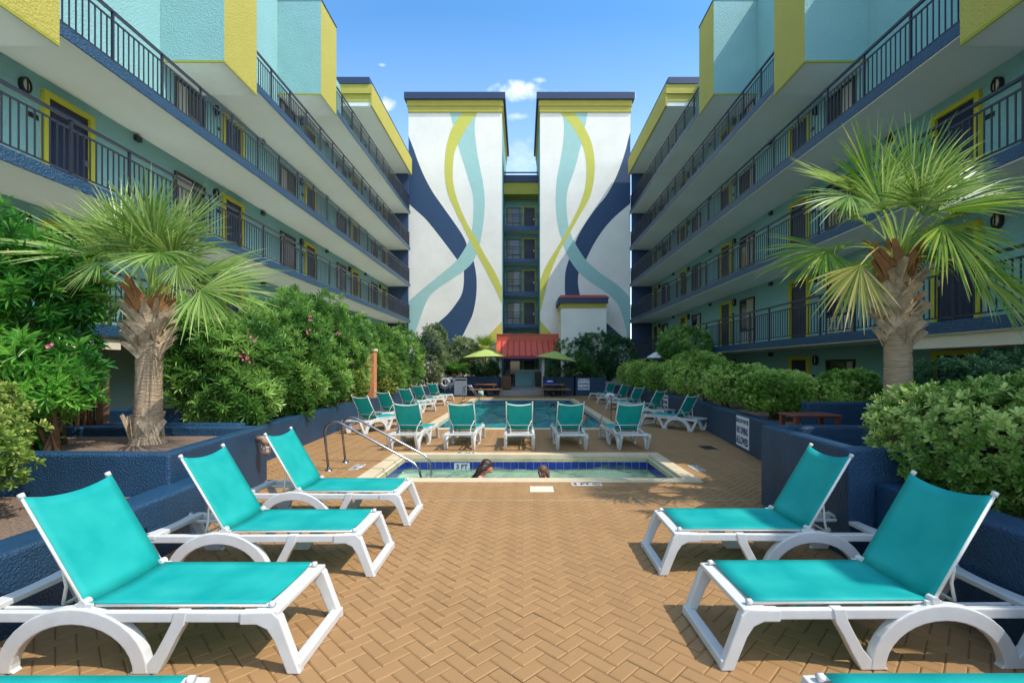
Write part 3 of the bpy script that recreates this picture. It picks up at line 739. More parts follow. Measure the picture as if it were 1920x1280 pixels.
tower(RX0, RX1, -1, 'tall white stucco tower with mirrored wave mural and red roofed block, right of centre', 1000, [
    ('n', 'mnavy', .004, [(505, 190), (490, 230), (470, 310), (440, 400), (405, 480), (370, 540), (320, 600), (270, 670), (235, 730), (208, 790)],
     [(510, 560), (490, 580), (455, 610), (410, 650), (365, 700), (320, 765), (285, 830), (262, 880)], True),
    ('n', 'mnavy', .004, [(182, 860), (165, 920), (161, 980), (163, 1050), (178, 1110), (215, 1180), (270, 1240), (330, 1300)], [(232, 925), (228, 980), (240, 1050), (262, 1100), (310, 1145), (372, 1185), (430, 1235), (480, 1280)], True),
    ('t', 'mteal', .008, [(138, 100), (146, 118), (157, 170), (155, 240), (145, 320), (130, 400), (118, 470), (114, 540), (117, 620), (128, 700), (145, 760), (162, 812), (190, 870), (230, 925), (280, 970), (340, 1010), (395, 1050), (430, 1090), (455, 1150), (475, 1230), (485, 1300)],
     [(282, 100), (277, 118), (265, 180), (245, 270), (225, 350), (205, 420), (180, 490), (170, 550), (170, 610), (178, 680), (195, 740), (225, 800), (265, 860), (310, 905), (360, 945), (420, 985), (460, 1020), (490, 1055), (510, 1090), (515, 1200), (515, 1300)], True),
    ('y', 'myellow', .012, [(128, 100), (141, 118), (185, 165), (225, 225), (255, 290), (268, 350), (272, 410), (268, 470), (258, 520), (240, 575), (215, 630), (185, 690), (155, 745), (120, 805), (85, 860), (60, 905), (40, 955), (20, 1010)],
     [(200, 100), (213, 118), (247, 165), (285, 235), (303, 290), (313, 360), (312, 420), (305, 480), (290, 540), (265, 590), (235, 640), (207, 690), (177, 745), (150, 790), (122, 845), (97, 905), (72, 980), (48, 1080), (30, 1150)], True),
    ('y', 'myellow', .012, [(30, 1165), (48, 1190), (95, 1245), (120, 1280)], [(20, 1200), (30, 1230), (40, 1260), (60, 1300)], True),
])

# ------------------------------------------------------------------ recessed block with balconies between the towers
def recess():
    t = empty('balcony_block', (-.2, 38.2, 0)); tag(t, 'narrow teal block of stacked balconies between the two mural towers', 'building')
    a, b = LX1 + .01 + .2, RX0 - .01 + .2
    w = MB(); w.box(a, b, 1.45, 6.5, 0, 17.0); w.build('wall', M['teal'], t)
    for i in range(1, 6):
        z = LV[i]; s_ = MB(); s_.box(a, b, .02, 1.447, z - .2, z); s_.build('balcony_slab', M['soffit'], t)
        f = MB(); f.box(a, b, -.03, .018, z - .22, z + .06); f.build('fascia', M['fascia_dark'], t)
        r = MB()
        for k in range(5): x = a + .03 + k * (b - a - .06) / 4; r.box(x - .02, x + .02, .06, .1, z, z + 1.03)
        r.box(a, b, .05, .11, z + 1.03, z + 1.08); r.box(a, b, .065, .095, z + .86, z + .9)
        for k in range(24): x = a + (k + .5) * (b - a) / 24; r.box(x - .008, x + .008, .07, .086, z + .06, z + .87)
        r.build('railing', M['rail'], t)
    for i in range(0, 6):
        z = LV[i] + (.45 if i == 0 else 0)
        window(t, (-.62, 1.448, z + .08), (1, 0, 0), (0, -1, 0), 1.15, 1.95, i > 0)
        door(t, (.72, 1.448, z), (1, 0, 0), (0, -1, 0), .9, 2.02)
        lamp(t, (.1, 1.448, z + 2.1), (1, 0, 0), (0, -1, 0))
    r = MB(); r.box(a, b, 0, 6.5, 15.95, 16.9); r.build('roof', M['yellow'], t)
    c = MB(); c.box(a, b, -.12, 6.5, 16.9, 17.45); c.build('roof_cap', M['cap'], t)
    p = MB(); p.bar((a, .6, 17.95), (b, .6, 17.95), .09, .09); p.bar((a + .1, .6, 17.45), (a + .1, .6, 18.0), .05, .05); p.build('roof_rail', M['rail'], t)
recess()

# ------------------------------------------------------------------ pool bar and white block
def pool_bar():
    t = empty('pool_bar', (.5, 34.2, 0)); tag(t, 'small open pool bar under a red standing seam metal roof', 'bar')
    ox = .5
    x0, x1 = -1.98 - ox, 2.75 - ox
    r = MB(); n = 11
    r.add([(x0, -1.0, 2.68), (x1, -1.0, 2.68), (x1 - .12, .15, 3.78), (x0 + .05, .15, 3.78)], [(0, 1, 2, 3)])
    r.add([(x0, -1.0, 2.68), (x0 + .05, .15, 3.78), (x0 + .05, .6, 3.78), (x0, .6, 2.68)], [(0, 1, 2, 3)]); r.add([(x1, -1.0, 2.68), (x1, .6, 2.68), (x1 - .12, .6, 3.78), (x1 - .12, .15, 3.78)], [(0, 1, 2, 3)])
    for k in range(n + 1):
        f = k / n; r.bar((x0 + (x1 - x0) * f, -1.0, 2.72), (x0 + .05 + (x1 - x0 - .17) * f, .15, 3.82), .05, .10, mi=1)
    ro = r.build('roof', [M['red'], M['redtrim']], t)
    p = MB(); p.box(x0 + .05, x1 - .12, .15, .6, 3.78, 4.25); p.box(x0 + .02, x1 - .09, .1, .65, 4.25, 4.3); p.build('parapet', M['red'], ro)
    f = MB(); f.box(x0, x1, -1.06, -.98, 2.5, 2.69); f.build('gutter', M['redtrim'], ro)
    c = MB(); c.box(x0 + .1, x1 - .15, -.95, .6, 2.6, 2.66); c.build('ceiling', M['dark'], ro)
    for x in (-1.66 - ox, 1.42 - ox):
        q = MB(); q.box(x - .1, x + .1, -.6, -.4, .45, 2.6); q.build('post', M['ac'], t)
    sw = MB(); sw.box(1.62 - ox, 2.7 - ox, -.2, .6, 0, 2.6); sw.box(-1.98 - ox, -1.8 - ox, -.2, .6, 0, 2.6); sw.build('side_wall', M['teal'], t)
    k = MB(); k.box(-.6 - ox, 1.25 - ox, 1.2, 1.5, .452, 1.62); k.build('counter', M['teal'], t)
    k = MB(); k.box(-.66 - ox, 1.3 - ox, 1.12, 1.6, 1.62, 1.68); k.build('counter_top', M['ac'], t)
    s_ = MB()
    for i in range(3): s_.box(-1.3 - ox + i * .25, -1.12 - ox + i * .25, 1.2, 1.4, .45, 1.15)
    s_.build('bar_fridge', M['black'], t)
pool_bar()
def annex():
    x0, x1 = (1052 - 981) * 32 / 880, (1137 - 981) * 32 / 880
    t = empty('stair_tower', ((x0 + x1) / 2, 32, 0)); tag(t, 'small white block with red capped roof in front of the right mural tower', 'building'); w = (x1 - x0) / 2
    m = MB(); m.box(-w, w, 0, 2.6, 0, 5.9); m.build('wall', M['white_st'], t)
    m = MB(); m.box(-w - .05, w + .02, -.05, 2.6, 5.9, 6.22); m.build('yellow_band', M['yellow'], t)
    m = MB(); m.box(-w - .18, w + .1, -.16, 2.62, 6.22, 6.58); m.build('fascia', M['cap'], t)
    m = MB(); m.add([(-w - .2, -.2, 6.58), (w + .2, -.2, 6.58), (w + .05, .5, 6.86), (-w, .5, 6.86), (-w, 2.6, 6.86), (w + .05, 2.6, 6.86)], [(0, 1, 2, 3), (3, 2, 5, 4)]); m.add([(-w - .2, -.2, 6.58), (-w, .5, 6.86), (-w, 2.6, 6.86), (-w - .2, 2.6, 6.58)], [(0, 1, 2, 3)])
    m.add([(w + .2, -.2, 6.58), (w + .2, 2.6, 6.58), (w + .05, 2.6, 6.86), (w + .05, .5, 6.86)], [(0, 1, 2, 3)]); m.build('roof', M['redtrim'], t)
    m = MB(); m.box(-w - .06, -w - .002, .6, 1.0, 5.0, 5.85); m.build('vent', M['dframe'], t)
annex()

# ------------------------------------------------------------------ sun loungers
def lounger_proto():
    t = empty('sun_lounger')
    # local: u runs from the foot edge of the seat towards the head, v across, w up
    fr = MB(); V0, V1 = .285, .335
    def pr(mb, poly, v0, v1): mb.prism([(a, b) for a, b in poly], v0, v1, axis='y')
    def ell(cx, a, b, n=18, rev=False):
        pts = [(cx + a * math.cos(math.pi * k / n), b * math.sin(math.pi * k / n)) for k in range(n + 1)]
        return list(reversed(pts)) if rev else pts
    for s in (1, -1):
        v0, v1 = (V0, V1) if s > 0 else (-V1, -V0)
        fr.box(.02, 1.72, v0 + .004, v1 - .004, .298, .36)
    # plate at the foot and curved plate at the head
    for (u0, u1, w0, w1, bow) in ((-.085, .055, .335, .37, .035), (1.66, 1.80, .325, .365, -.05)):
        n = 10; vs = []; fs = []
        for k in range(n + 1):
            v = -V1 + 2 * V1 * k / n; b = bow * (1 - (v / V1) ** 2)
            for (u, w) in ((u0, w0), (u1 + b, w0), (u1 + b, w1), (u0 - (0 if bow > 0 else bow * 0) , w1)): vs.append((u, v, w))
        for k in range(n):
            for q in range(4): fs.append((k * 4 + q, k * 4 + (q + 1) % 4, (k + 1) * 4 + (q + 1) % 4, (k + 1) * 4 + q))
        fs += [(3, 2, 1, 0), tuple(n * 4 + q for q in range(4))]
        fr.add(vs, fs)
    fr.box(-.215, -.145, -.33, .33, .004, .062)          # bar between the front feet
    for v in (-.2, .2): fr.box(1.0, 1.70, v - .015, v + .015, .30, .33)
    for u in (.3, .75, 1.12): fr.box(u, u + .05, -.29, .29, .30, .335)
    fr.build('frame', M['white_pl'], t, bevel=.008)
    for s in (1, -1):
        v0, v1 = (V0 - .006, V1 + .006) if s > 0 else (-V1 - .006, -V0 + .006)
        m = MB(); pr(m, [(.14, .362), (-.05, .368), (-.095, .33), (-.135, .22), (-.18, .1), (-.218, 0), (-.14, 0), (-.105, .09), (-.06, .2), (-.02, .262), (.04, .29), (.14, .29)], v0, v1)
        m.build('leg', M['white_pl'], t, bevel=.008)
        m = MB()
        out = ell(1.13, .45, .385); inn = None
        # arch as quads so that it stays open below
        n = 18; vs = []; fs = []
        o_ = ell(1.13, .45, .385, n); i_ = ell(1.13, .36, .29, n)
        for k in range(n + 1):
            for (p, v) in ((o_[k], v0), (o_[k], v1), (i_[k], v1), (i_[k], v0)): vs.append((p[0], v, p[1]))
        for k in range(n):
            for q in range(4): fs.append((k * 4 + q, (k + 1) * 4 + q, (k + 1) * 4 + (q + 1) % 4, k * 4 + (q + 1) % 4))
        fs += [(0, 1, 2, 3), (n * 4 + 3, n * 4 + 2, n * 4 + 1, n * 4)]
        m.add(vs, fs); 
        m.build('arched_leg', M['white_pl'], t, bevel=.008)
        for sg in (-1, 1):
            m = MB(); c = 1.13
            q = [(c + sg * a, b) for a, b in ((.34, 0), (.505, 0), (.56, .10), (.61, .2), (.66, .285), (.675, .365), (.60, .365), (.585, .30), (.545, .22), (.49, .12), (.44, .06), (.38, .05))]
            pr(m, q, v0 + .003, v1 - .003); m.build('strut', M['white_pl'], t, bevel=.006)
    # seat sling
    def sling(name, p0, p1, sag, curve, tube_r):
        nu, nv = 10, 10; vs = []; fs = []
        for i in range(nu + 1):
            f = i / nu
            for j in range(nv + 1):
                v = -.298 + .596 * j / nv; e = 1 - (v / .298) ** 2
                ff = f - curve * e * max(0, f - .5) * 2
                u = p0[0] + (p1[0] - p0[0]) * ff; w = p0[1] + (p1[1] - p0[1]) * ff
                nx, nz = -(p1[1] - p0[1]), (p1[0] - p0[0]); ln = math.hypot(nx, nz)
                k = -sag * e
                q = (u + nx / ln * k, w + nz / ln * k)
                if name == 'backrest':
                    b_ = min(1, f * 5); q = (q[0] * b_ + (u + .0) * (1 - b_), q[1] * b_ + (w - .014 * e) * (1 - b_))
                vs.append((q[0], v, q[1]))
        for i in range(nu):
            for j in range(nv): fs.append((i * (nv + 1) + j, (i + 1) * (nv + 1) + j, (i + 1) * (nv + 1) + j + 1, i * (nv + 1) + j + 1))
        m = MB(); m.add(vs, fs); so = m.build(name, M['sling'], t, smooth=True)
        sm = so.modifiers.new('solid', 'SOLIDIFY'); sm.thickness = .003
        return so
    H0 = .40; bk = (1.08, .40); top = (1.45, 1.03)
    so = sling('seat', (0.0, H0), (1.08, H0), .014, 0, .012)
    for v in (-.286, .286):
        tb = MB(); tb.tube([(-.02, v, H0 - .016), (1.1, v, H0 - .016)], .012, 8); tb.build('edge_tube', M['alu'], so, smooth=True)
        cp = MB(); cp.tube([(-.04, v, H0 - .012), (-.012, v, H0 - .012)], .019, 8); cp.build('end_cap', M['white_pl'], so, smooth=True)
    bo = sling('backrest', bk, top, .02, .055, .012)
    fb = MB()
    L_ = lambda f, off=0: (bk[0] + (top[0] - bk[0]) * f + .014 + off, bk[1] + (top[1] - bk[1]) * f - .008)
    for v in (-.293, .293):
        a = L_(-.03); b = L_(1.0); fb.tube([(a[0], v, a[1]), (b[0], v, b[1])], .0125, 8)
    pts = []
    for k in range(9):
        v = -.293 + .586 * k / 8; e = 1 - (v / .293) ** 2; p = L_(.97 - .065 * e); pts.append((p[0] + .004 + .018 * e, v, p[1]))
    fb.tube(pts, .0125, 8)
    for f in (.17,):
        p = L_(f); pts = [(p[0] + .012 + .03 * (1 - (v / .29) ** 2), v, p[1]) for v in (-.29, -.15, 0, .15, .29)]; fb.tube(pts, .01, 8)
    fb.build('back_frame', M['alu'], bo, smooth=True)
    for v in (-.293, .293):
        p = L_(1.0); q = L_(1.04); cp = MB(); cp.tube([(p[0], v, p[1]), (q[0], v, q[1])], .018, 8); cp.build('end_cap', M['white_pl'], bo, smooth=True)
    pb = MB(); p = L_(.36)
    pb.tube([(p[0], -.285, p[1]), (p[0] + .03, -.25, p[1] - .07), (p[0] + .06, -.205, .46), (p[0] + .09, -.195, .345), (p[0] + .095, -.17, .335), (p[0] + .095, .17, .335), (p[0] + .09, .195, .345), (p[0] + .06, .205, .46), (p[0] + .03, .25, p[1] - .07), (p[0], .285, p[1])], .0105, 8)
    pb.build('prop_bar', M['alu'], t, smooth=True)
    for s in (-1, 1):
        h = MB(); h.tube([(1.085, s * .272, .402), (1.085, s * .325, .402)], .024, 10); h.box(1.03, 1.13, s * .30, s * .32, .355, .40); h.build('hinge', M['white_pl'], t, smooth=False)
    return t
LP = lounger_proto()
first = [True]
def lounger(fx, fy, hdir, label, group):
    """fx,fy = middle of the foot edge; hdir = heading (radians) from foot to head"""
    if first[0]: o = LP; first[0] = False
    else: o = copy_tree(LP)
    o.location = (fx, fy, 0); o.rotation_euler = (0, 0, hdir); tag(o, label, 'sun lounger', group); return o
GN = 'loungers lined up along both sides of the near paving'
PI = math.pi
lounger(-1.535, 1.845, PI, 'teal lounger cut off by the bottom left edge, only its seat corner showing', GN)
lounger(-1.53, 3.10, PI, 'large white and teal lounger lowest on the left, beside the low blue wall', GN)
lounger(-1.50, 4.38, PI + .015, 'middle one of the left near loungers, in front of the raised palm planter', GN)
lounger(-1.50, 5.69, PI - .01, 'left lounger reaching the wading pool, its back by the caged lamp', GN)
lounger(1.385, 1.86, 0, 'teal lounger cut off by the bottom right edge', GN)
lounger(1.39, 3.13, .01, 'large right lounger with a palm leaf shadow on its seat', GN)
lounger(1.40, 4.41, -.01, 'right lounger half in shade below the blue palm planter', GN)
GR = 'row of five loungers between the two pools'
for x, y, a, l in ((-2.52, 11.95, -PI / 2 - .07, 'lounger seen from behind next to the handrails, leftmost of the row of five between pools'),
                   (-1.33, 11.98, -PI / 2 - .05, 'lounger seen from behind, second from left in the row of five between pools'),
                   (-.10, 11.95, -PI / 2 + .01, 'centre lounger of the row of five between the pools'),
                   (1.04, 11.96, -PI / 2 + .02, 'lounger seen from behind, fourth from left in the row between pools'),
                   (2.30, 11.95, -PI / 2 + .08, 'shaded lounger at right end of the row of five between pools')):
    lounger(x, y, a, l, GR)
GL = 'angled loungers along the left of the big pool'
hl = math.atan2(-.891, -.454)
for x, y, da, l in ((-3.92, 14.35, .03, 'angled lounger nearest the handrails on the left of the big pool'),
                    (-4.02, 16.85, .0, 'angled lounger in front of the orange tiled post, second in the left file'),
                    (-4.02, 19.6, .02, 'third lounger from camera in the angled file left of the big pool'),
                    (-4.15, 22.6, -.03, 'fourth lounger from camera in the angled file left of the big pool'),
                    (-4.2, 25.9, .04, 'farthest lounger of the left angled file, nearest the life ring')):
    lounger(x, y, hl + da, l, GL)
GF = 'angled loungers along the right of the big pool'
hr = math.atan2(-.8, .6)
for x, y, da, l in ((4.05, 14.75, .0, 'shaded angled lounger nearest the wall sign, first in the right file'),
                    (3.95, 17.6, .02, 'second lounger from camera in the shaded file right of the big pool'),
                    (4.0, 20.6, -.05, 'middle lounger of the shaded angled file right of the big pool'),
                    (4.1, 23.8, .0, 'angled lounger with a white towel on its seat'),
                    (4.15, 27.1, -.1, 'farthest lounger of the right file, by the far no diving sign')):
    lounger(x, y, hr + da, l, GF)
def towel(name, label, x, y, z, m, sx=.3, sy=.22, sz=.1, rz=0):
    mb = MB(); n, k = 14, 8; vs = []; fs = []
    rr = random.Random(int(x * 100) + 5)
    for j in range(k + 1):
        t = math.pi / 2 * j / k
        for i in range(n):
            a = 2 * math.pi * i / n; f = 1 + rr.uniform(-.13, .13)
            vs.append((x + sx * math.cos(t) ** .5 * math.cos(a) * f if j < k else x, y + sy * math.cos(t) ** .5 * math.sin(a) * f if j < k else y, z + sz * math.sin(t) * (1 + rr.uniform(-.25, .15))))
    for j in range(k):
        for i in range(n): i2 = (i + 1) % n; fs.append((j * n + i, j * n + i2, (j + 1) * n + i2, (j + 1) * n + i))
    mb.add(vs, fs); return tag(mb.build(name, m, smooth=True, sub=1), label, 'towel')
towel('towel', 'crumpled white towel lying on a shaded lounger seat', 4.35, 23.45, .395, M['towel'], .26, .24, .16)

# ------------------------------------------------------------------ handrails
def handrail(name, label, pts, feet=None, r=.021, m='steel'):
    t = empty(name, pts[0]); tag(t, label, 'handrail'); o = Vector(pts[0])
    mb = MB(); mb.tube([Vector(p) - o for p in pts], r, 10); mb.build('tube', M[m], t, smooth=True)
    f = MB()
    for q in (feet or [pts[0]]): f.lathe([(0, .028), (.05, .026), (.062, .0)], Vector(q) - o, 14)
    f.build('floor_flange', M[m], t, smooth=True)
def arc_rail(x0, y, xe, ze, h=.86):
    pts = [(x0, y, 0), (x0 - .06, y, .55)]
    c = x0 + .12; 
    for k in range(9):
        a = math.pi - k * (math.pi * .70) / 8
        pts.append((c + .19 * math.cos(a), y, h - .19 + .19 * math.sin(a)))
    pts += [(xe - .12, y, .13), (xe - .03, y, .02), (xe, y, -.1), (xe, y, ze)]
    return pts
handrail('handrail', 'stainless steel pool handrail with a sloping bar, nearer one of the pair', arc_rail(-3.42, 8.25, -1.80, -.5))
handrail('handrail', 'stainless steel pool handrail with a sloping bar, farther one of the pair', arc_rail(-3.40, 8.98, -1.76, -.5))
for y, w in ((26.1, 'nearer'), (26.9, 'farther')):
    pts = [(-3.35, y, 0), (-3.35, y, .55)] + [(-3.13 + .22 * math.cos(math.pi - k * math.pi * .75 / 7), y, .62 + .22 * math.sin(math.pi - k * math.pi * .75 / 7)) for k in range(8)] + [(-2.5, y, .1), (-2.42, y, -.5)]
    handrail('pool_ladder_rail', 'curved steel ladder rail at the far left corner of the big pool, %s one' % w, pts)
handrail('handrail', 'thin bronze handrail at the right edge of the big pool', [(2.98, 15.9, 0), (2.98, 15.9, .82), (2.93, 15.8, .9), (2.85, 15.6, .84), (2.3, 14.75, -.2), (2.25, 14.7, -.6)], r=.018, m='rust')

# ------------------------------------------------------------------ signs
def no_diving(name, label, c, right, w, h, first='SHALLOW WATER', tilt=0):
    t = empty(name, c); tag(t, label, 'sign'); r = Vector(right).normalized(); u = Vector((0, 0, 1)); n = r.cross(u)
    m = MB(); m.bar(-u * h / 2, u * h / 2, w, .012, up=n); m.build('plate', M['signw'], t)
    o = n * .0075
    text('lettering', first, h * .19, M['signb'], o + u * h * .34, r, u, t, bold=.004, squash=min(1, w / (len(first) * h * .19 * .66)))
    text('lettering', 'NO DIVING', h * .31, M['signb'], o + u * h * .03, r, u, t, bold=.008, squash=min(1, w * .92 / (9 * h * .31 * .60)))
    text('lettering', 'ALLOWED', h * .33, M['signb'], o - u * h * .31, r, u, t, bold=.008, squash=min(1, w * .92 / (7 * h * .33 * .66)))
    return t
def on_right_wall(y, z):
    for (a, b) in zip(RB[:-1], RB[1:]):
        if b[1] <= y <= a[1]:
            f = (y - b[1]) / (a[1] - b[1]); return Vector((b[0] + (a[0] - b[0]) * f - .012, y, z)), Vector((b[0] - a[0], b[1] - a[1], 0)).normalized()
c, r = on_right_wall(10.25, .41); no_diving('no_diving_sign', 'large white no diving sign near the brown plastic table', c, r, .86, .66)
c, r = on_right_wall(18.3, .45); no_diving('no_diving_sign', 'white no diving sign half hidden behind the second shaded lounger', c, r, .7, .6)
no_diving('no_diving_sign', 'far white no diving sign on the blue planter box by the right picnic table', (3.98, 30.885, .74), (1, 0, 0), .76, .72)
t = empty('notice_board', (-4.12, 30.9, .03)); tag(t, 'white notice board leaning on the blue planter beside the life ring', 'notice board')
m = MB(); m.bar((0, 0, 0), (0, .03, 1.12), .84, .03, up=(0, -1, 0)); m.build('panel', M['signw'], t)
m = MB(); m.bar((0, -.02, .95), (0, -.015, 1.05), .74, .01, up=(0, -1, 0)); m.build('header', M['ink'], t)
m = MB()
for i in range(9): m.bar((0, -.018, .12 + i * .085), (0, -.018, .135 + i * .085), .70 - (i % 3) * .08, .006, up=(0, -1, 0))
m.build('printed_lines', M['ac'], t)
def ring(label, x, y, z, R, r):
    t = empty('life_ring', (x, y, z)); tag(t, label, 'life ring')
    m = MB(); pts = [(R * math.cos(2 * math.pi * k / 28), 0, R * math.sin(2 * math.pi * k / 28)) for k in range(29)]; m.tube(pts, r, 10, caps=False); m.build('ring', M['white_pl'], t, smooth=True)
    m = MB(); pts = [((R + r + .03 + .05 * math.sin(k * 3)) * math.cos(2 * math.pi * k / 32), -.03, (R + r + .03 + .05 * math.sin(k * 3)) * math.sin(2 * math.pi * k / 32) - .04) for k in range(33)]; m.tube(pts, .014, 6, caps=False)
    m.tube([(0, -.06, R), (.03, -.07, 0), (0, -.05, -R - .1), (0, -.05, -R - .35)], .014, 6); m.build('rope', M['towel'], t, smooth=True)
ring('white life ring with rope hung in front of the blue planter', -5.12, 30.75, .86, .25, .085)
ring('second white life ring, partly behind the first', -4.78, 30.9, .92, .22, .07)

# ------------------------------------------------------------------ picnic tables, parasols and small things at the back
def picnic(x, y, label):
    t = empty('picnic_table', (x, y, 0)); tag(t, label, 'picnic table', 'picnic tables under the lime parasols')
    m = MB()
    for k in range(4): m.box(-.68, .68, -.34 + k * .175, -.34 + k * .175 + .16, .74, .785)
    m.build('tabletop', M['wood'], t)
    for s in (-1, 1):
        m = MB()
        for k in range(2): m.box(-1.05, 1.05, s * .66 - .13 + k * .135, s * .66 - .13 + k * .135 + .125, .44, .48)
        m.build('bench', M['wood'], t)
    for sx in (-.52, .52):
        m = MB()
        for s in (-1, 1): m.bar((sx, s * .30, .73), (sx, s * .62, 0), .05, .09, up=(1, 0, 0))
        m.bar((sx + .05, -.74, .41), (sx + .05, .74, .41), .05, .08); m.build('leg_frame', M['black'], t)
    return t
picnic(-2.38, 30.2, 'orange wooden picnic table under the left lime parasol'); picnic(1.93, 30.2, 'orange wooden picnic table with a blue towel under the right lime parasol')
def parasol(x, y, apex, rim, R, tilt, label, m='lime', pole=True, n=8):
    t = empty('parasol', (x, y, 0)); tag(t, label, 'parasol')
    c = MB(); vs = [(0, 0, apex)]; fs = []
    seg = 4
    for j in range(1, seg + 1):
        f = j / seg
        for k in range(n):
            a = 2 * math.pi * (k + .5) / n
            vs.append((R * f * math.cos(a), R * f * math.sin(a), apex - (apex - rim) * f ** 1.15 + tilt * R * f * math.cos(a)))
    for k in range(n): fs.append((0, 1 + k, 1 + (k + 1) % n))
    for j in range(seg - 1):
        for k in range(n):
            k2 = (k + 1) % n; fs.append((1 + j * n + k, 1 + (j + 1) * n + k, 1 + (j + 1) * n + k2, 1 + j * n + k2))
    c.add(vs, fs); co = c.build('canopy', M[m], t); sm = co.modifiers.new('s', 'SOLIDIFY'); sm.thickness = .01
    p = MB(); p.tube([(0, 0, .02), (0, 0, apex - .03)], .022, 8); p.lathe([(0, .12), (.22, .1), (.26, 0)], (0, 0, 0), 14); p.build('pole', M['rail'], t, smooth=True)
    r_ = MB()
    for k in range(n):
        a = 2 * math.pi * (k + .5) / n; r_.bar((0, 0, apex - .04), (R * .97 * math.cos(a), R * .97 * math.sin(a), rim - .02 + tilt * R * math.cos(a)), .012, .012)
    r_.build('rib', M['rail'], t)
parasol(-2.42, 30.2, 3.02, 2.52, 1.5, .03, 'lime green parasol over the left picnic table')
parasol(2.1, 30.2, 2.9, 2.38, 1.42, -.13, 'lime green tilted parasol over the right picnic table')
parasol(6.5, 22.9, 2.62, 2.3, .5, 0, 'small white parasol behind the clipped hedges on the right', m='wcanvas')
towel('towel', 'folded blue towel heap on the right picnic table', 1.66, 30.15, .787, M['btowel'], .42, .25, .16)
towel('towel', 'white towel lying over the blue towel on the right picnic table', 1.72, 30.05, .93, M['towel'], .22, .16, .08)
def bag(label, x, y, z, w, d, h, m, name='beach_bag'):
    t = empty(name, (x, y, z)); tag(t, label, 'bag'); b = MB(); n = 14
    b.lathe([(0, 0), (w * .42, 0), (w * .5, h * .3), (w * .46, h), (w * .43, h), (w * .4, h * .5), (0, h * .4)], (0, 0, 0), n); b.build('body', M[m], t, smooth=True)
    for s in (-1, 1):
        k = MB(); k.tube([(-w * .2, s * d * .3, h * .95), (-w * .15, s * d * .3, h * 1.4), (w * .15, s * d * .3, h * 1.4), (w * .2, s * d * .3, h * .95)], .012, 6); k.build('handle', M[m], t, smooth=True)
bag('pale blue beach bag on the ground under the left picnic table', -2.75, 29.95, 0, .45, .3, .36, 'mteal'); bag('navy beach bag under the left picnic table bench', -2.05, 29.9, 0, .42, .3, .3, 'navy')
bag('dark bag below the right picnic table', 1.95, 30.2, 0, .5, .3, .32, 'black')
def bin_(name, label, x, y, z, w, h, m):
    t = empty(name, (x, y, z)); tag(t, label, 'bin'); b = MB()
    b.add([(-w / 2 * .85, -w / 2 * .85, 0), (w / 2 * .85, -w / 2 * .85, 0), (w / 2 * .85, w / 2 * .85, 0), (-w / 2 * .85, w / 2 * .85, 0), (-w / 2, -w / 2, h), (w / 2, -w / 2, h), (w / 2, w / 2, h), (-w / 2, w / 2, h)], [(3, 2, 1, 0), (0, 1, 5, 4), (1, 2, 6, 5), (2, 3, 7, 6), (3, 0, 4, 7), (4, 5, 6, 7)])
    b.build('body', M[m], t, bevel=.02); l = MB(); l.box(-w / 2 - .02, w / 2 + .02, -w / 2 - .02, w / 2 + .02, h + .002, h + .07); l.build('lid', M[m], t, bevel=.02)
bin_('trash_bin', 'black trash bin beside the teal bar counter', 1.12, 34.4, .45, .55, 1.0, 'black')
t = empty('wooden_crate', (-1.2, 33.2, .33)); tag(t, 'weathered wooden crate left of the bar opening', 'crate')
m = MB()
for k in range(4):
    for s in (-1, 1): m.box(-.33, .33, s * .3 - .012, s * .3 + .012, .03 + k * .22, .03 + k * .22 + .19); m.box(s * .33 - .012, s * .33 + .012, -.288, .288, .03 + k * .22, .03 + k * .22 + .19)
m.box(-.33, .33, -.3, .3, .88, .91); m.build('slats', M['woodbox'], t)
m = MB()
for sx in (-1, 1):
    for sy in (-1, 1): m.box(sx * .3 - .03, sx * .3 + .03, sy * .27 - .03, sy * .27 + .03, 0, .88)
m.build('corner_post', M['woodbox'], t)
# brown plastic side table on the hedge bed
t = empty('side_table', (4.72, 7.75, .74)); tag(t, 'brown plastic side table standing on the right bed behind the no diving sign', 'side table')
m = MB(); m.box(-.38, .38, -.26, .26, .27, .315); m.build('tabletop', M['brown'], t, bevel=.02, seg=3)
for sx in (-1, 1):
    for sy in (-1, 1): m = MB(); m.bar((sx * .33, sy * .21, 0), (sx * .33, sy * .21, .27), .07, .07, up=(0, 1, 0)); m.build('leg', M['brown'], t, bevel=.008)
# orange tiled shower post
t = empty('shower_post', (-5.62, 17.3, 0)); tag(t, 'orange tiled shower post rising between clipped bushes on the left', 'shower post')
m = MB(); m.box(-.17, .17, -.17, .17, 0, 2.42); m.build('pillar', M['brick'], t)
m = MB(); m.box(-.2, .2, -.2, .2, 2.423, 2.52); m.build('capstone', M['cream'], t)
m = MB()
for z in (.7, 1.25, 1.85): m.box(-.172, .172, -.172, .172, z, z + .012)
m.build('tile_joint', M['band'], t)
m = MB(); m.tube([(0, -.17, 1.15), (0, -.30, 1.15), (.05, -.34, 1.12)], .02, 8); m.lathe([(.06, 0), (.06, .03), (0, .03)], (0, -.2, 1.13), 10); m.tube([(-.05, -.25, 1.1), (-.2, -.3, .8), (-.05, -.3, .62)], .014, 6); m.build('tap', M['black'], t, smooth=True)
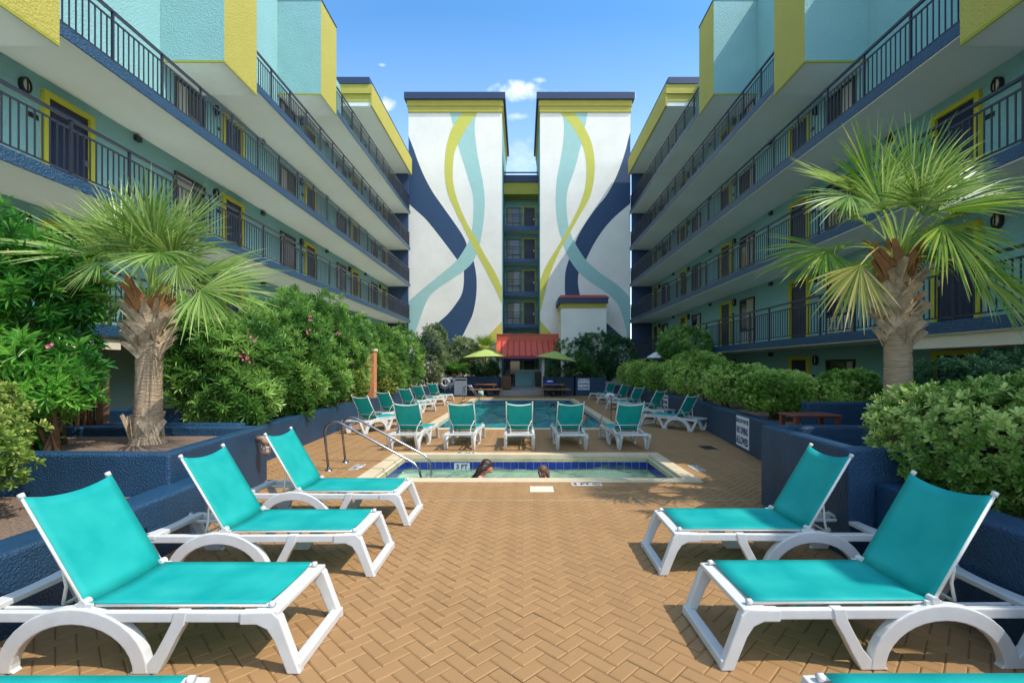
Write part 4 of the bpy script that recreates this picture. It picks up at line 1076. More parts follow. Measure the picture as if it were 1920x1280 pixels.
# caged wall lamp on the palm planter
t = empty('caged_lamp', (-3.97, 7.0, .74)); tag(t, 'rusty caged bulkhead lamp on the side of the palm planter', 'lamp')
m = MB(); m.tube([(0, 0, 0), (.08, 0, .01), (.13, 0, -.02)], .045, 10); m.tube([(.13, 0, -.0), (.13, 0, -.08)], .06, 10); m.build('bracket', M['rust'], t, smooth=True)
m = MB(); m.sphere((.13, 0, -.15), .052, 12, 8, (1, 1, 1.5)); m.build('globe', M['frost'], t, smooth=True)
m = MB()
for k in range(6):
    a = math.pi * k / 3; m.tube([(.13 + .058 * math.cos(a), .058 * math.sin(a), -.07), (.13 + .07 * math.cos(a), .07 * math.sin(a), -.15), (.13 + .055 * math.cos(a), .055 * math.sin(a), -.22), (.13, 0, -.245)], .006, 5)
for z, rr in ((-.12, .068), (-.19, .066)): m.tube([(.13 + rr * math.cos(2 * math.pi * k / 14), rr * math.sin(2 * math.pi * k / 14), z) for k in range(15)], .006, 5, caps=False)
m.build('cage', M['rust'], t, smooth=True)
# wooden slat fence behind the left shrubs
t = empty('slat_fence', (-7.6, 7.75, .7)); tag(t, 'dark wooden slat fence behind the left oleander', 'fence'); m = MB()
for k in range(16): m.box(-1.3 + k * .115, -1.3 + k * .115 + .055, 0, .06, 0, 1.05)
m.box(-1.32, .6, .062, .1, .85, .93); m.box(-1.32, .6, .062, .1, .15, .23); m.build('slats', M['fence'], t)
for x in (-1.35, .62): m = MB(); m.box(x - .06, x + .06, -.02, .1, 0, 1.15); m.build('post', M['fence'], t)

# ------------------------------------------------------------------ foliage
def unit(a): return a / np.maximum(np.linalg.norm(a, axis=1, keepdims=True), 1e-6)
def leaves(B, D, Nn, Ln, Wd, wide=.55, droop=.15, fold=.25):
    """6-vertex folded leaves; returns verts, quads"""
    n = len(B); D = unit(D); Sd = unit(np.cross(D, Nn)); Up = unit(np.cross(Sd, D))
    Ln = Ln[:, None]; Wd = Wd[:, None]
    p1 = B + D * Ln * wide * .55; p2 = B + D * Ln * (wide + (1 - wide) * .45) - Up * Ln * droop * .35; tip = B + D * Ln - Up * Ln * droop
    V = np.stack((B, p1 + Sd * Wd * .42 + Up * Wd * fold, p2 + Sd * Wd * .44 + Up * Wd * fold, tip, p2 - Sd * Wd * .44 + Up * Wd * fold, p1 - Sd * Wd * .42 + Up * Wd * fold), 1)
    b = np.arange(n) * 6
    Q = np.concatenate((np.stack((b, b + 1, b + 2, b + 3), 1), np.stack((b, b + 3, b + 4, b + 5), 1)))
    return V.reshape(-1, 3), Q, n

def lumps_surface(lumps, n, rng, shell=(.72, 1.0), flat=0, zmin=None):
    """points on a union of noisy ellipsoids: centre(3) radii(3)"""
    ar = np.array([l[3] * l[4] + l[4] * l[5] + l[3] * l[5] for l in lumps]); ar = ar / ar.sum()
    P_, N_ = [], []
    while sum(len(p) for p in P_) < n:
        idx = rng.choice(len(lumps), size=n * 2, p=ar); l = np.array(lumps)[idx]
        d = unit(rng.normal(size=(n * 2, 3)))
        ph = np.array([3.1, 1.7, 4.3]); 
        wob = 1 + (.035 if flat else .10) * np.sin(d @ np.array([5.1, 3.3, 4.2]) + l[:, 0] * 3) + (.03 if flat else .07) * np.sin(d @ np.array([-7.3, 8.8, 6.1]) + l[:, 1] * 5)
        if flat:
            e = flat; d2 = np.sign(d) * np.abs(d) ** e; nr = d
        else: d2 = d; nr = d
        r = rng.uniform(shell[0], shell[1], n * 2) ** .6
        p = l[:, :3] + d2 * l[:, 3:6] * (r * wob)[:, None]
        nr = unit(nr / l[:, 3:6])
        ok = np.ones(n * 2, bool)
        for j, q in enumerate(lumps):
            q = np.array(q); ins = (((p - q[:3]) / q[3:6]) ** 2).sum(1) < .62 ** 2
            ok &= ~(ins & (idx != j))
        if zmin is not None: ok &= p[:, 2] > zmin
        P_.append(p[ok]); N_.append(nr[ok])
    return np.concatenate(P_)[:n], np.concatenate(N_)[:n]

def shrub(name, label, cat, lumps, n, per, ln, wd, m, seed, zmin=None, spread=1.1, upbias=.5, flat=0, wide=.55, droop=.15, shell=(.6, 1.0), group=None, stems=4, base_z=.65, tscale=1.0, flowers=None, fold=.25, light_top=0, stem_r=.02):
    rng = np.random.default_rng(seed)
    c0 = np.mean([l[:3] for l in lumps], 0)
    t = empty(name, (c0[0], c0[1], base_z)); tag(t, label, cat, group); off = np.array((c0[0], c0[1], base_z))
    Pp, Nn = lumps_surface(lumps, n, rng, shell, flat, zmin)
    ax = unit(Nn + np.array((0, 0, upbias)) + rng.normal(0, .35, (n, 3)))
    # leaves of one whorl fan out round the twig axis
    ref = unit(np.cross(ax, rng.normal(size=(n, 3)))); ref2 = np.cross(ax, ref)
    k = np.arange(per); B = np.repeat(Pp, per, 0); A = np.repeat(ax, per, 0)
    ang = np.tile(k * 2.399, n) + np.repeat(rng.uniform(0, 6.28, n), per)
    rad = np.repeat(ref, per, 0) * np.cos(ang)[:, None] + np.repeat(ref2, per, 0) * np.sin(ang)[:, None]
    el = np.tile(np.linspace(.25, 1.0, per), n) * spread + rng.normal(0, .15, n * per)
    D = A * np.cos(el)[:, None] + rad * np.sin(el)[:, None]
    up = A * 1.0 - D * (A * D).sum(1, keepdims=True) + rng.normal(0, .15, D.shape)
    B = B - A * np.tile(np.linspace(0, ln * .6, per), n)[:, None] * .5
    L_ = ln * rng.uniform(.7, 1.15, n * per); W_ = wd * rng.uniform(.75, 1.15, n * per)
    V, Q, cnt = leaves(B - off, D, up, L_, W_, wide, droop, fold)
    clump = .5 + .25 * np.sin(Pp @ np.array([3.1, 2.3, 2.9]) + seed) + rng.normal(0, .13, n)
    tt = np.repeat(np.clip(clump * tscale, 0, 1), per) + rng.normal(0, .1, n * per) + np.tile(np.linspace(.12, -.12, per), n)
    tt = np.clip(tt, 0, 1)
    np_mesh('foliage', V, Q, m, t, tint=np.concatenate((tt, tt)))
    # woody stems
    sb = MB(); rr = random.Random(seed)
    for l in lumps:
        for i in range(stems):
            a = rr.uniform(0, 6.28); bx, by = l[0] + rr.uniform(-.25, .25) * l[3], l[1] + rr.uniform(-.25, .25) * l[4]
            tx, ty, tz = l[0] + math.cos(a) * l[3] * .75, l[1] + math.sin(a) * l[4] * .75, l[2] + rr.uniform(-.1, .75) * l[5]
            p0 = Vector((bx, by, base_z)) - Vector(off); p2 = Vector((tx, ty, tz)) - Vector(off); p1 = p0.lerp(p2, .5) + Vector((rr.uniform(-.1, .1), rr.uniform(-.1, .1), .12))
            sb.tube([p0, p1, p2], stem_r, 5, radii=[stem_r * 1.4, stem_r, stem_r * .4])
            for q in range(2):
                e = p1 + Vector((rr.uniform(-.5, .5) * l[3], rr.uniform(-.5, .5) * l[4], rr.uniform(.1, .5) * l[5])); sb.tube([p1, e], stem_r * .5, 4, radii=[stem_r * .7, stem_r * .25])
    sb.build('stems', M['branch'], t, smooth=True)
    if flowers:
        for (fx, fy, fz) in flowers:
            fb = MB()
            for q in range(4):
                c = Vector((fx, fy, fz)) - Vector(off) + Vector((rr.uniform(-.06, .06), rr.uniform(-.06, .06), rr.uniform(-.05, .05)))
                for p in range(5):
                    a = 2 * math.pi * p / 5 + q; d = Vector((math.cos(a), -.5, math.sin(a))) * .026
                    s_ = Vector((-math.sin(a), 0, math.cos(a))) * .012
                    fb.add([c, c + d * .6 + s_, c + d, c + d * .6 - s_], [(0, 1, 2, 3)])
            fb.build('blossom', M['pink'], t)
    return t

# near right clipped hedge
shrub('clipped_hedge', 'big rounded pittosporum hedge with pale leaf edges, near right', 'hedge',
      [(4.30, 4.25, 1.12, .98, .80, .58), (5.15, 4.0, 1.19, 1.15, .95, .63), (4.75, 3.4, .98, .95, .60, .50), (6.1, 4.2, 1.26, 1.1, 1.0, .66)], 7600, 9, .068, .028, F_pitt, 21, zmin=.55, spread=1.35, upbias=.5, flat=.8, wide=.72, droop=.1, stems=12, base_z=.62, shell=(.5, 1.0), fold=.12)
shrub('clipped_hedge', 'dark leafy hedge behind the near hedge at right edge', 'hedge', [(6.7, 7.2, 1.45, .9, .7, .5), (7.6, 7.0, 1.55, .9, .7, .55)], 900, 8, .10, .04, F_dark, 22, zmin=.7, spread=1.3, flat=.85, wide=.7, base_z=.68)
mid = [('rounded bright green hedge above the brown plastic table', [(5.55, 10.3, 1.28, .80, .66, .47)], 1500, F_bright, 31),
       ('smaller dark green hedge left of the right palm trunk', [(6.85, 9.9, 1.34, .60, .5, .44)], 900, F_bright, 32),
       ('lower green hedge between the two biggest rounded hedges on right', [(5.62, 13.0, 1.40, .60, .6, .58), (6.6, 13.6, 1.45, .55, .6, .5)], 1100, F_bright, 33),
       ('tallest rounded bright hedge behind the first shaded lounger', [(5.85, 15.7, 1.62, 1.08, .85, .74)], 1400, F_bright, 34),
       ('long low hedge behind the farther shaded loungers', [(5.85, 19.6, 1.42, .85, 1.0, .65), (5.75, 22.2, 1.5, .85, 1.2, .7), (6.0, 25.3, 1.5, .9, 1.5, .7)], 2200, F_bright, 35)]
for l, lu, n, m, s in mid:
    shrub('clipped_hedge', l, 'hedge', lu, int(n * 1.7), 8, .066, .029, m, s, zmin=.72, spread=1.3, flat=.8, wide=.7, droop=.1, stems=7, base_z=.68, group='clipped hedges in the right bed', shell=(.55, 1), fold=.14)
shrub('round_bush', 'loose dark bush above the hedges, before the right balconies', 'bush', [(6.9, 20.0, 2.75, 1.15, 1.0, .85), (6.9, 20.0, 1.7, .8, .8, .9)], 1100, 9, .15, .04, F_ole, 41, spread=1.2, base_z=.68)
shrub('round_bush', 'broad dark green shrub filling the corner below the right tower', 'bush', [(3.6, 32.6, 2.6, 1.4, 1.2, 1.6), (5.0, 32.0, 2.9, 1.5, 1.2, 1.5), (6.3, 31.5, 2.6, 1.3, 1.2, 1.4), (4.4, 32.2, 1.6, 2.0, 1.0, .9), (2.6, 33.0, 1.7, 1.0, 1.0, .8)], 3000, 8, .17, .065, F_dark, 42, zmin=.9, spread=1.3, base_z=1.1, wide=.6)
# left side
shrub('variegated_bush', 'yellow green variegated bush at the left edge by the lounger', 'bush', [(-4.85, 3.95, 1.12, .52, .5, .50), (-5.3, 4.3, 1.3, .6, .55, .5)], 700, 9, .075, .032, F_vari, 51, zmin=.5, spread=1.3, wide=.7, base_z=.45, stems=9)
ol = [(-6.95, 6.2, 2.75, 1.05, .95, 1.1), (-7.1, 5.7, 1.75, 1.1, .9, .9), (-6.15, 5.9, 1.75, .7, .6, .5), (-6.35, 6.3, 2.85, .62, .6, .62), (-5.75, 5.75, 1.55, .42, .38, .28), (-7.9, 6.0, 2.6, 1.0, 1.0, 1.4), (-6.35, 5.75, 1.2, .72, .5, .36), (-7.2, 5.5, 1.2, .8, .5, .4)]
shrub('oleander', 'tall dark glossy oleander at left edge partly behind the left palm', 'oleander', ol, 1350, 13, .19, .034, F_olen, 52, zmin=.85, spread=1.25, upbias=.3, wide=.5, droop=.22, base_z=.76, stems=6, stem_r=.025, shell=(.35, 1.05), flowers=[(-5.6, 5.55, 2.05)])
def px3(px, py, y): v = P(px, py, y); return (v.x, v.y, v.z)
ole = [('sunlit oleander with pink blossoms right behind the left palm', [(-5.95, 9.4, 1.8, 1.05, 1.0, 1.1), (-5.55, 9.0, 1.2, .75, .7, .6), (-6.5, 9.3, 2.3, .9, .8, .85)], 1100, 61, [(-4.95, 8.6, 2.35), (-5.15, 8.7, 2.05), (-5.0, 8.5, 1.95)]),
       ('dense green oleander in the middle of the left bed', [(-5.9, 11.3, 2.1, 1.05, 1.0, 1.35), (-5.65, 11.2, 1.25, .75, .8, .65)], 1100, 62, [(-4.85, 10.6, 2.62), (-4.9, 10.8, 2.95)]),
       ('tallest sunlit oleander of the left bed, just right of the palm fan', [(-6.15, 13.4, 2.5, 1.15, 1.1, 1.55), (-5.8, 13.2, 1.4, .8, .9, .8)], 1100, 63, [(-4.95, 12.6, 2.75)]),
       ('bright oleander left of the orange shower post', [(-6.45, 16.4, 2.4, 1.1, 1.1, 1.55), (-6.5, 18.9, 2.4, 1.05, 1.1, 1.5)], 1300, 64, None),
       ('green oleander right of the orange shower post', [(-6.6, 22.3, 2.3, 1.1, 1.2, 1.5), (-6.3, 22.0, 1.4, .8, 1.1, .8)], 900, 65, None),
       ('far pale oleander at the end of the left bed', [(-6.7, 26.3, 2.5, 1.2, 1.3, 1.6), (-6.5, 26, 1.4, 1.0, 1.2, .8)], 800, 66, None)]
for l, lu, n, s, fl in ole:
    shrub('oleander', l, 'oleander', lu, n, 12, .19, .036, F_ole, s, zmin=.68, spread=1.15, upbias=.6, wide=.5, droop=.18, base_z=.62, stems=6, group='oleanders in the left bed', flowers=fl, shell=(.45, 1.05))
shrub('clipped_bush', 'small pale variegated bush left of the orange post', 'bush', [(-5.55, 15.3, 1.22, .52, .5, .52)], 420, 9, .075, .034, F_vari, 71, zmin=.65, wide=.7, spread=1.3, base_z=.62, flat=.9)
shrub('clipped_bush', 'larger pale variegated bush right of the orange post', 'bush', [(-5.85, 19.6, 1.38, .75, .7, .72)], 700, 9, .08, .036, F_vari, 72, zmin=.65, wide=.7, spread=1.3, base_z=.62, flat=.85)
shrub('tall_shrub', 'tall grey green shrub in front of the left mural tower', 'shrub', [(-5.6, 29.3, 3.4, .85, .9, 1.2), (-5.75, 29.3, 2.0, .95, .9, 1.2)], 1300, 8, .13, .05, F_grey, 73, spread=1.3, wide=.6, base_z=.62)
shrub('tall_shrub', 'feathery grey green shrub behind the sago palm on the left', 'shrub', [(-4.2, 32.9, 2.9, 1.1, .9, 1.1), (-3.4, 32.9, 2.3, 1.1, .9, 1.0), (-5.0, 32.6, 2.2, .9, .8, 1.0)], 1500, 9, .2, .04, F_grey, 74, spread=1.2, wide=.5, base_z=1.1)
shrub('tall_shrub', 'dark low shrub behind the left picnic table', 'shrub', [(-2.6, 32.6, 1.75, 1.0, .8, .7)], 600, 9, .16, .05, F_dark, 75, spread=1.2, wide=.55, base_z=1.1)

# ------------------------------------------------------------------ palms
def fan(hub, axis, nrm, L0, nseg, half, droop, rng, B, wseg=1.0, split=.36):
    """one costapalmate blade into builder lists"""
    axis = Vector(axis).normalized(); nrm = Vector(nrm); nrm = (nrm - axis * nrm.dot(axis)).normalized(); sd = nrm.cross(axis)
    hub = Vector(hub); V, Q, T = B
    ts = [0, .17, split, .55, .74, .88, 1.0]
    dphi = 2 * half / (nseg - 1)
    for i in range(nseg):
        ph = -half + i * dphi; f = abs(ph) / half
        L_ = L0 * (1 - .30 * f * f) * rng.uniform(.78, 1.15)
        d = axis * math.cos(ph) + sd * math.sin(ph); sg = -axis * math.sin(ph) + sd * math.cos(ph)
        lift = .12 * f + rng.uniform(-.07, .07); d = (d + nrm * lift).normalized()
        dr = droop * rng.uniform(.2, 1.1) * (1 + .5 * f); tw = rng.uniform(-.35, .35)
        n0 = len(V); base = .40 + rng.uniform(-.36, .36)
        dd = Vector(d); p = Vector(hub)
        prev = 0
        for j, t in enumerate(ts):
            stp = (t - prev) * L_; prev = t
            if j > 0:
                dd = (dd + Vector((0, 0, -1)) * dr * max(0, t - .25) * .9 * (t - ts[j - 1]) / .18 * .5).normalized(); p = p + dd * stp
            w = min(2 * L_ * t * math.tan(dphi / 2) * .98, .031 * wseg) if t <= split else .031 * wseg * (1 - ((t - split) / (1 - split)) ** 1.4) 
            w = max(w, .0025)
            nn = (nrm * math.cos(tw * t) + sg * math.sin(tw * t)); s2 = (sg * math.cos(tw * t) - nrm * math.sin(tw * t))
            V.append(p + s2 * w / 2 + nn * w * .28); V.append(p - nn * w * .05); V.append(p - s2 * w / 2 + nn * w * .28)
        for j in range(len(ts) - 1):
            a = n0 + j * 3; b = a + 3
            Q.append((a, b, b + 1, a + 1)); Q.append((a + 1, b + 1, b + 2, a + 2))
            tv = min(1, max(0, base + (.25 if j >= len(ts) - 3 else 0) * rng.uniform(0, 1.2) - (.1 if j == 0 else 0))); T.append(tv); T.append(max(0, min(1, tv - .06)))

def palm_tree(label, base, crown, r0, r1, fans, boots, bm, fm, seed, boot_from=.5, nring=26, small=1.0):
    rng = random.Random(seed); t = empty('palm_tree', base); tag(t, label, 'palm'); o = Vector(base); cr_ = Vector(crown) - o
    # trunk
    m = MB(); n = 26; vs = []; fs = []; rows = 40
    for j in range(rows + 1):
        f = j / rows; c = cr_ * f; r = r0 + (r1 - r0) * min(1, f * 1.8) ** .7
        if f < .12: r *= 1 + .35 * (1 - f / .12) ** 2
        r *= 1 + (.022 if j % 2 else -.012)
        for k in range(n):
            a = 2 * math.pi * k / n; rr = r * (1 + rng.uniform(-.03, .03)); vs.append((c.x + rr * math.cos(a), c.y + rr * math.sin(a), c.z))
    for j in range(rows):
        for k in range(n): k2 = (k + 1) % n; fs.append((j * n + k, j * n + k2, (j + 1) * n + k2, (j + 1) * n + k))
    fs.append(tuple(range(rows * n, rows * n + n))); m.add(vs, fs); m.build('trunk', M['trunk'], t, smooth=True)
    # old leaf bases, criss-crossed
    def boot(mb, f, a, ln, wd, out, slant, curl):
        c = cr_ * f; r = (r0 + (r1 - r0) * min(1, f * 1.8) ** .7) * .96
        rad = Vector((math.cos(a), math.sin(a), 0)); tan = Vector((-math.sin(a), math.cos(a), 0)); up = Vector((0, 0, 1))
        p = c + rad * r; segs = 4; pts = []
        d = (up * math.cos(out) + rad * math.sin(out) + tan * slant).normalized(); prev = None
        vs = []; fs = []
        for q in range(segs + 1):
            g_ = q / segs; w = wd * (1.25 - .62 * g_); th = .035 * (1.15 - .6 * g_)
            s_ = d.cross(rad).normalized(); nn = s_.cross(d).normalized()
            for (x, y) in ((-1, -1), (1, -1), (1, 1), (-1, 1)): vs.append(p + s_ * x * w / 2 + nn * y * th / 2 + (nn * .018 * (1 if x else 0) if y < 0 else Vector((0, 0, 0))))
            p = p + d * ln / segs; d = (d + rad * curl / segs).normalized()
        for q in range(segs):
            for e in range(4): fs.append((q * 4 + e, q * 4 + (e + 1) % 4, (q + 1) * 4 + (e + 1) % 4, (q + 1) * 4 + e))
        fs += [(3, 2, 1, 0), tuple(segs * 4 + e for e in range(4))]; mb.add(vs, fs)
    mb1, mb2 = MB(), MB()
    for i in range(boots):
        f = boot_from + (1.0 - boot_from) * (i / boots); a = i * 2.399963 + rng.uniform(-.15, .15); s_ = (1 if i % 2 else -1) * rng.uniform(.45, .85)
        g_ = (f - boot_from) / (1 - boot_from)
        boot(mb1 if g_ < .72 else mb2, f, a, (.25 + .10 * g_) * small * rng.uniform(.8, 1.2), .095 * small * rng.uniform(.8, 1.15), (.36 if g_ < .72 else .2) + rng.uniform(-.08, .2), s_ * (1.15 - .6 * g_), .42)
    if bm:      # peeling bases near the ground
        for i in range(bm): a = i * 2.399; boot(mb1, rng.uniform(.0, .09), a + rng.uniform(-.4, .4), rng.uniform(.18, .44), rng.uniform(.07, .14), -.02 + rng.uniform(-.05, .12), rng.uniform(-.9, .9), .1)
    mb1.build('leaf_base', M['boot'], t); mb2.build('leaf_base', M['bootd'], t)
    # crown
    for it in fans:
        (hub, axis, nrm, L0, half, droop, nseg) = it[:7]
        hub = Vector(hub); V, Q, T = [], [], []; lr = rng
        hl = hub - o
        fan(hl, axis, nrm, L0, nseg, half, droop, lr, (V, Q, T), wseg=L0 / .85)
        # petiole from the heart to the hub
        h0 = cr_ * .985 + Vector((rng.uniform(-.06, .06), rng.uniform(-.06, .06), 0)); mid_ = h0.lerp(hl, .5) + Vector((0, 0, .16 * (hl - h0).length)); ts = [h0, h0.lerp(mid_, .6) + Vector((0, 0, .03)), mid_, mid_.lerp(hl, .55) + Vector((0, 0, .02)), hl]
        n0 = len(V)
        for j, p in enumerate(ts):
            w = .045 - .03 * j / 4; d = (ts[min(j + 1, 4)] - ts[max(j - 1, 0)]).normalized(); s_ = d.cross(Vector((0, 0, 1)))
            if s_.length < .1: s_ = Vector((1, 0, 0))
            s_.normalize(); u_ = s_.cross(d)
            V.append(p + s_ * w / 2); V.append(p - u_ * w * .35); V.append(p - s_ * w / 2)
        for j in range(4):
            a = n0 + j * 3; b = a + 3; Q.append((a, b, b + 1, a + 1)); Q.append((a + 1, b + 1, b + 2, a + 2)); T += [.62, .55]
        np_mesh('frond', np.array([tuple(v) for v in V]), Q, it[7] if len(it) > 7 else fm[rng.randrange(len(fm))], t, tint=T)
    return t

def fans_from(list_, crown, rng, extra, ext_r, L0):
    """explicit blades (hub offset from crown, axis, upper side normal, length, half angle, droop) + filler blades"""
    out = []
    for it in list_: out.append((Vector(crown) + Vector(it[0]),) + tuple(it[1:]))
    for i in range(extra):
        a = i * 2.4 + .4; el = rng.uniform(-.15, 1.0)
        if math.sin(a) < -.35 and el < .75: el = rng.uniform(.75, 1.15)
        d = Vector((math.cos(a) * math.cos(el), math.sin(a) * math.cos(el), math.sin(el)))
        hub = Vector(crown) + d * ext_r * rng.uniform(.75, 1.05) + Vector((0, 0, .1))
        ax = (d + Vector((0, 0, -.35 if el < .4 else 0))).normalized(); nr = Vector((-d.x * .5, -d.y * .5, 1)) if el < .8 else Vector((-d.x, -d.y, .2))
        out.append((hub, ax, nr, L0 * rng.uniform(.85, 1.05), rng.uniform(1.35, 1.75), rng.uniform(.5, .95), 40))
    return out
# left palm: heart about 2.9 m up
LC = (-5.13, 6.45, 2.74); YC = 6.45; CC = LC
CP = (281, 556)
def ofs(dx, dy, dz=0): return tuple(P(CP[0] + dx, CP[1] + dy, YC + dz) - Vector(CC))
Lf = [(ofs(2, -110, .05), (.02, -.15, 1), (0, -1, .1), .92, 1.15, .18, 40),        # upright front fan
      (ofs(-102, -78, -.1), (-1, -.1, .42), (.3, -.6, 1), 1.25, 1.25, .22, 44),      # big left
      (ofs(-50, -105, .2), (-.55, .1, .9), (.3, -.9, .3), .95, 1.2, .25, 40),
      (ofs(95, -12, -.55), (.95, -.2, -.15), (.15, -.85, .75), 1.05, 1.45, .42, 48),     # big right
      (ofs(88, -38, .1), (.9, .1, .35), (-.2, -.6, 1), .95, 1.3, .35, 42),
      (ofs(48, -108, .15), (.6, .1, .85), (-.3, -.9, .3), .92, 1.1, .25, 40),
      (ofs(-95, -66, -.5), (-.45, -.4, -.85), (-.2, -1, .3), .5, 1.0, .4, 26),
      (ofs(-165, -58, -.2), (-.8, -.3, -.6), (-.3, -1, .5), .4, 1.0, .4, 24),
      (ofs(52, -60, -.35), (.5, -.4, -.8), (.2, -1, .2), .62, 1.1, .5, 30),
      (ofs(18, -82, -.6), (.25, -.8, -.45), (0, -.5, 1), .72, 1.2, .5, 32)]
rl = random.Random(3)
palm_tree('stout fan palm with spreading crown in the left mulch planter', (-5.2, 6.5, .74), LC, .175, .15, fans_from(Lf, LC, rl, 11, .62, .9), 84, 16, [F_palm], 5, boot_from=.60)
RC = (4.66, 5.85, 3.16); YC = 5.85; CC = RC
CP = (1684, 466)
Rf = [(ofs(-45, -105, -.05), (-.25, -.1, 1), (.2, -1, .1), .88, 1.3, .25, 44),
      (ofs(25, -110, .05), (.22, -.1, 1), (-.2, -1, .1), .92, 1.3, .25, 44),
      (ofs(-60, -95, .2), (-.9, .1, .55), (.3, -.6, 1), 1.0, 1.15, .3, 42),
      (ofs(60, -95, .2), (.95, .1, .45), (-.3, -.6, 1), 1.15, 1.2, .28, 42),
      (ofs(-90, -100, -.3), (-.75, -.3, -.35), (-.2, -.8, .8), .72, 1.2, .5, 34),
      (ofs(-135, 2, -.1), (-.85, -.15, -.4), (-.35, -.8, .7), .85, 1.35, .5, 44),         # left low fan
      (ofs(-70, 30, -.75), (-.55, -.3, -.8), (-.3, -1, .35), .9, .8, .4, 26, F_straw),            # pale hanging fan
      (ofs(85, -45, -.6), (.2, -.4, -.8), (.1, -.9, .5), 1.0, 1.25, .45, 44),             # front right hanging
      (ofs(148, 40, -.4), (.55, -.3, -.75), (.3, -.9, .5), .98, 1.35, .45, 46),             # far right hanging
      (ofs(140, 25, .1), (.9, .1, -.4), (.3, -.7, .8), .95, 1.3, .4, 40),
      (ofs(-20, -80, .5), (-.1, .9, .4), (0, -.4, 1), .9, 1.3, .4, 36),
      (ofs(75, -70, -.5), (.7, -.4, .1), (-.2, -.5, 1), .95, 1.2, .45, 36)]
palm_tree('tall fan palm with drooping yellow tinged fronds above the right hedge', (4.72, 5.9, .78), RC, .165, .14, fans_from(Rf, RC, random.Random(8), 9, .56, .84), 100, 0, [F_palm2, F_palm], 9, boot_from=.56)
# small fan palm behind the left picnic table
c3 = (-2.62, 32.3, 2.9)
palm_tree('small fan palm half hidden by the left lime parasol', (-2.55, 32.3, 1.1), c3, .19, .15, fans_from([], c3, random.Random(4), 12, .55, .85), 26, 4, [F_palm2], 14, boot_from=.3)

def sago(label, x, y, z, R, n, seed):
    rng = random.Random(seed); t = empty('sago_palm', (x, y, z)); tag(t, label, 'sago palm')
    m = MB(); m.lathe([(.0, .0), (.16, 0), (.18, .15), (.13, .32), (0, .36)], (0, 0, 0), 12); m.build('trunk', M['bootd'], t, smooth=True)
    for i in range(n):
        a = i * 2.4; el = rng.uniform(.25, 1.35); V, Q, T = [], [], []
        d = Vector((math.cos(a) * math.cos(el), math.sin(a) * math.cos(el), math.sin(el))); p = Vector((0, 0, .3)); steps = 20; L_ = R * rng.uniform(.85, 1.1)
        base = rng.uniform(.3, .75)
        for j in range(steps):
            q = p + d * L_ / steps; d = (d + Vector((0, 0, -1)) * .075).normalized(); s_ = d.cross(Vector((0, 0, 1))).normalized(); u_ = s_.cross(d)
            f = j / steps; ll = .26 * R / .9 * math.sin(math.pi * min(1, f * .92 + .1)) ** .7
            for s in (-1, 1):
                e = (s_ * s + d * .75 + u_ * .35).normalized(); n0 = len(V); w = .022
                V += [p, p + e * ll * .5 + d * w, p + e * ll, p + e * ll * .5 - d * w]; Q.append((n0, n0 + 1, n0 + 2, n0 + 3)); T.append(min(1, max(0, base + rng.uniform(-.15, .15))))
            n0 = len(V); V += [p + s_ * .01, q + s_ * .008, q - s_ * .008, p - s_ * .01]; Q.append((n0, n0 + 1, n0 + 2, n0 + 3)); T.append(.6)
            p = q
        np_mesh('frond', np.array([tuple(v) for v in V]), Q, F_sago, t, tint=T)
sago('bright green sago palm above the notice board', -4.7, 31.6, 1.15, 1.5, 34, 3)
sago('darker sago palm above the far no diving sign', 4.15, 31.6, 1.1, 1.6, 34, 5)

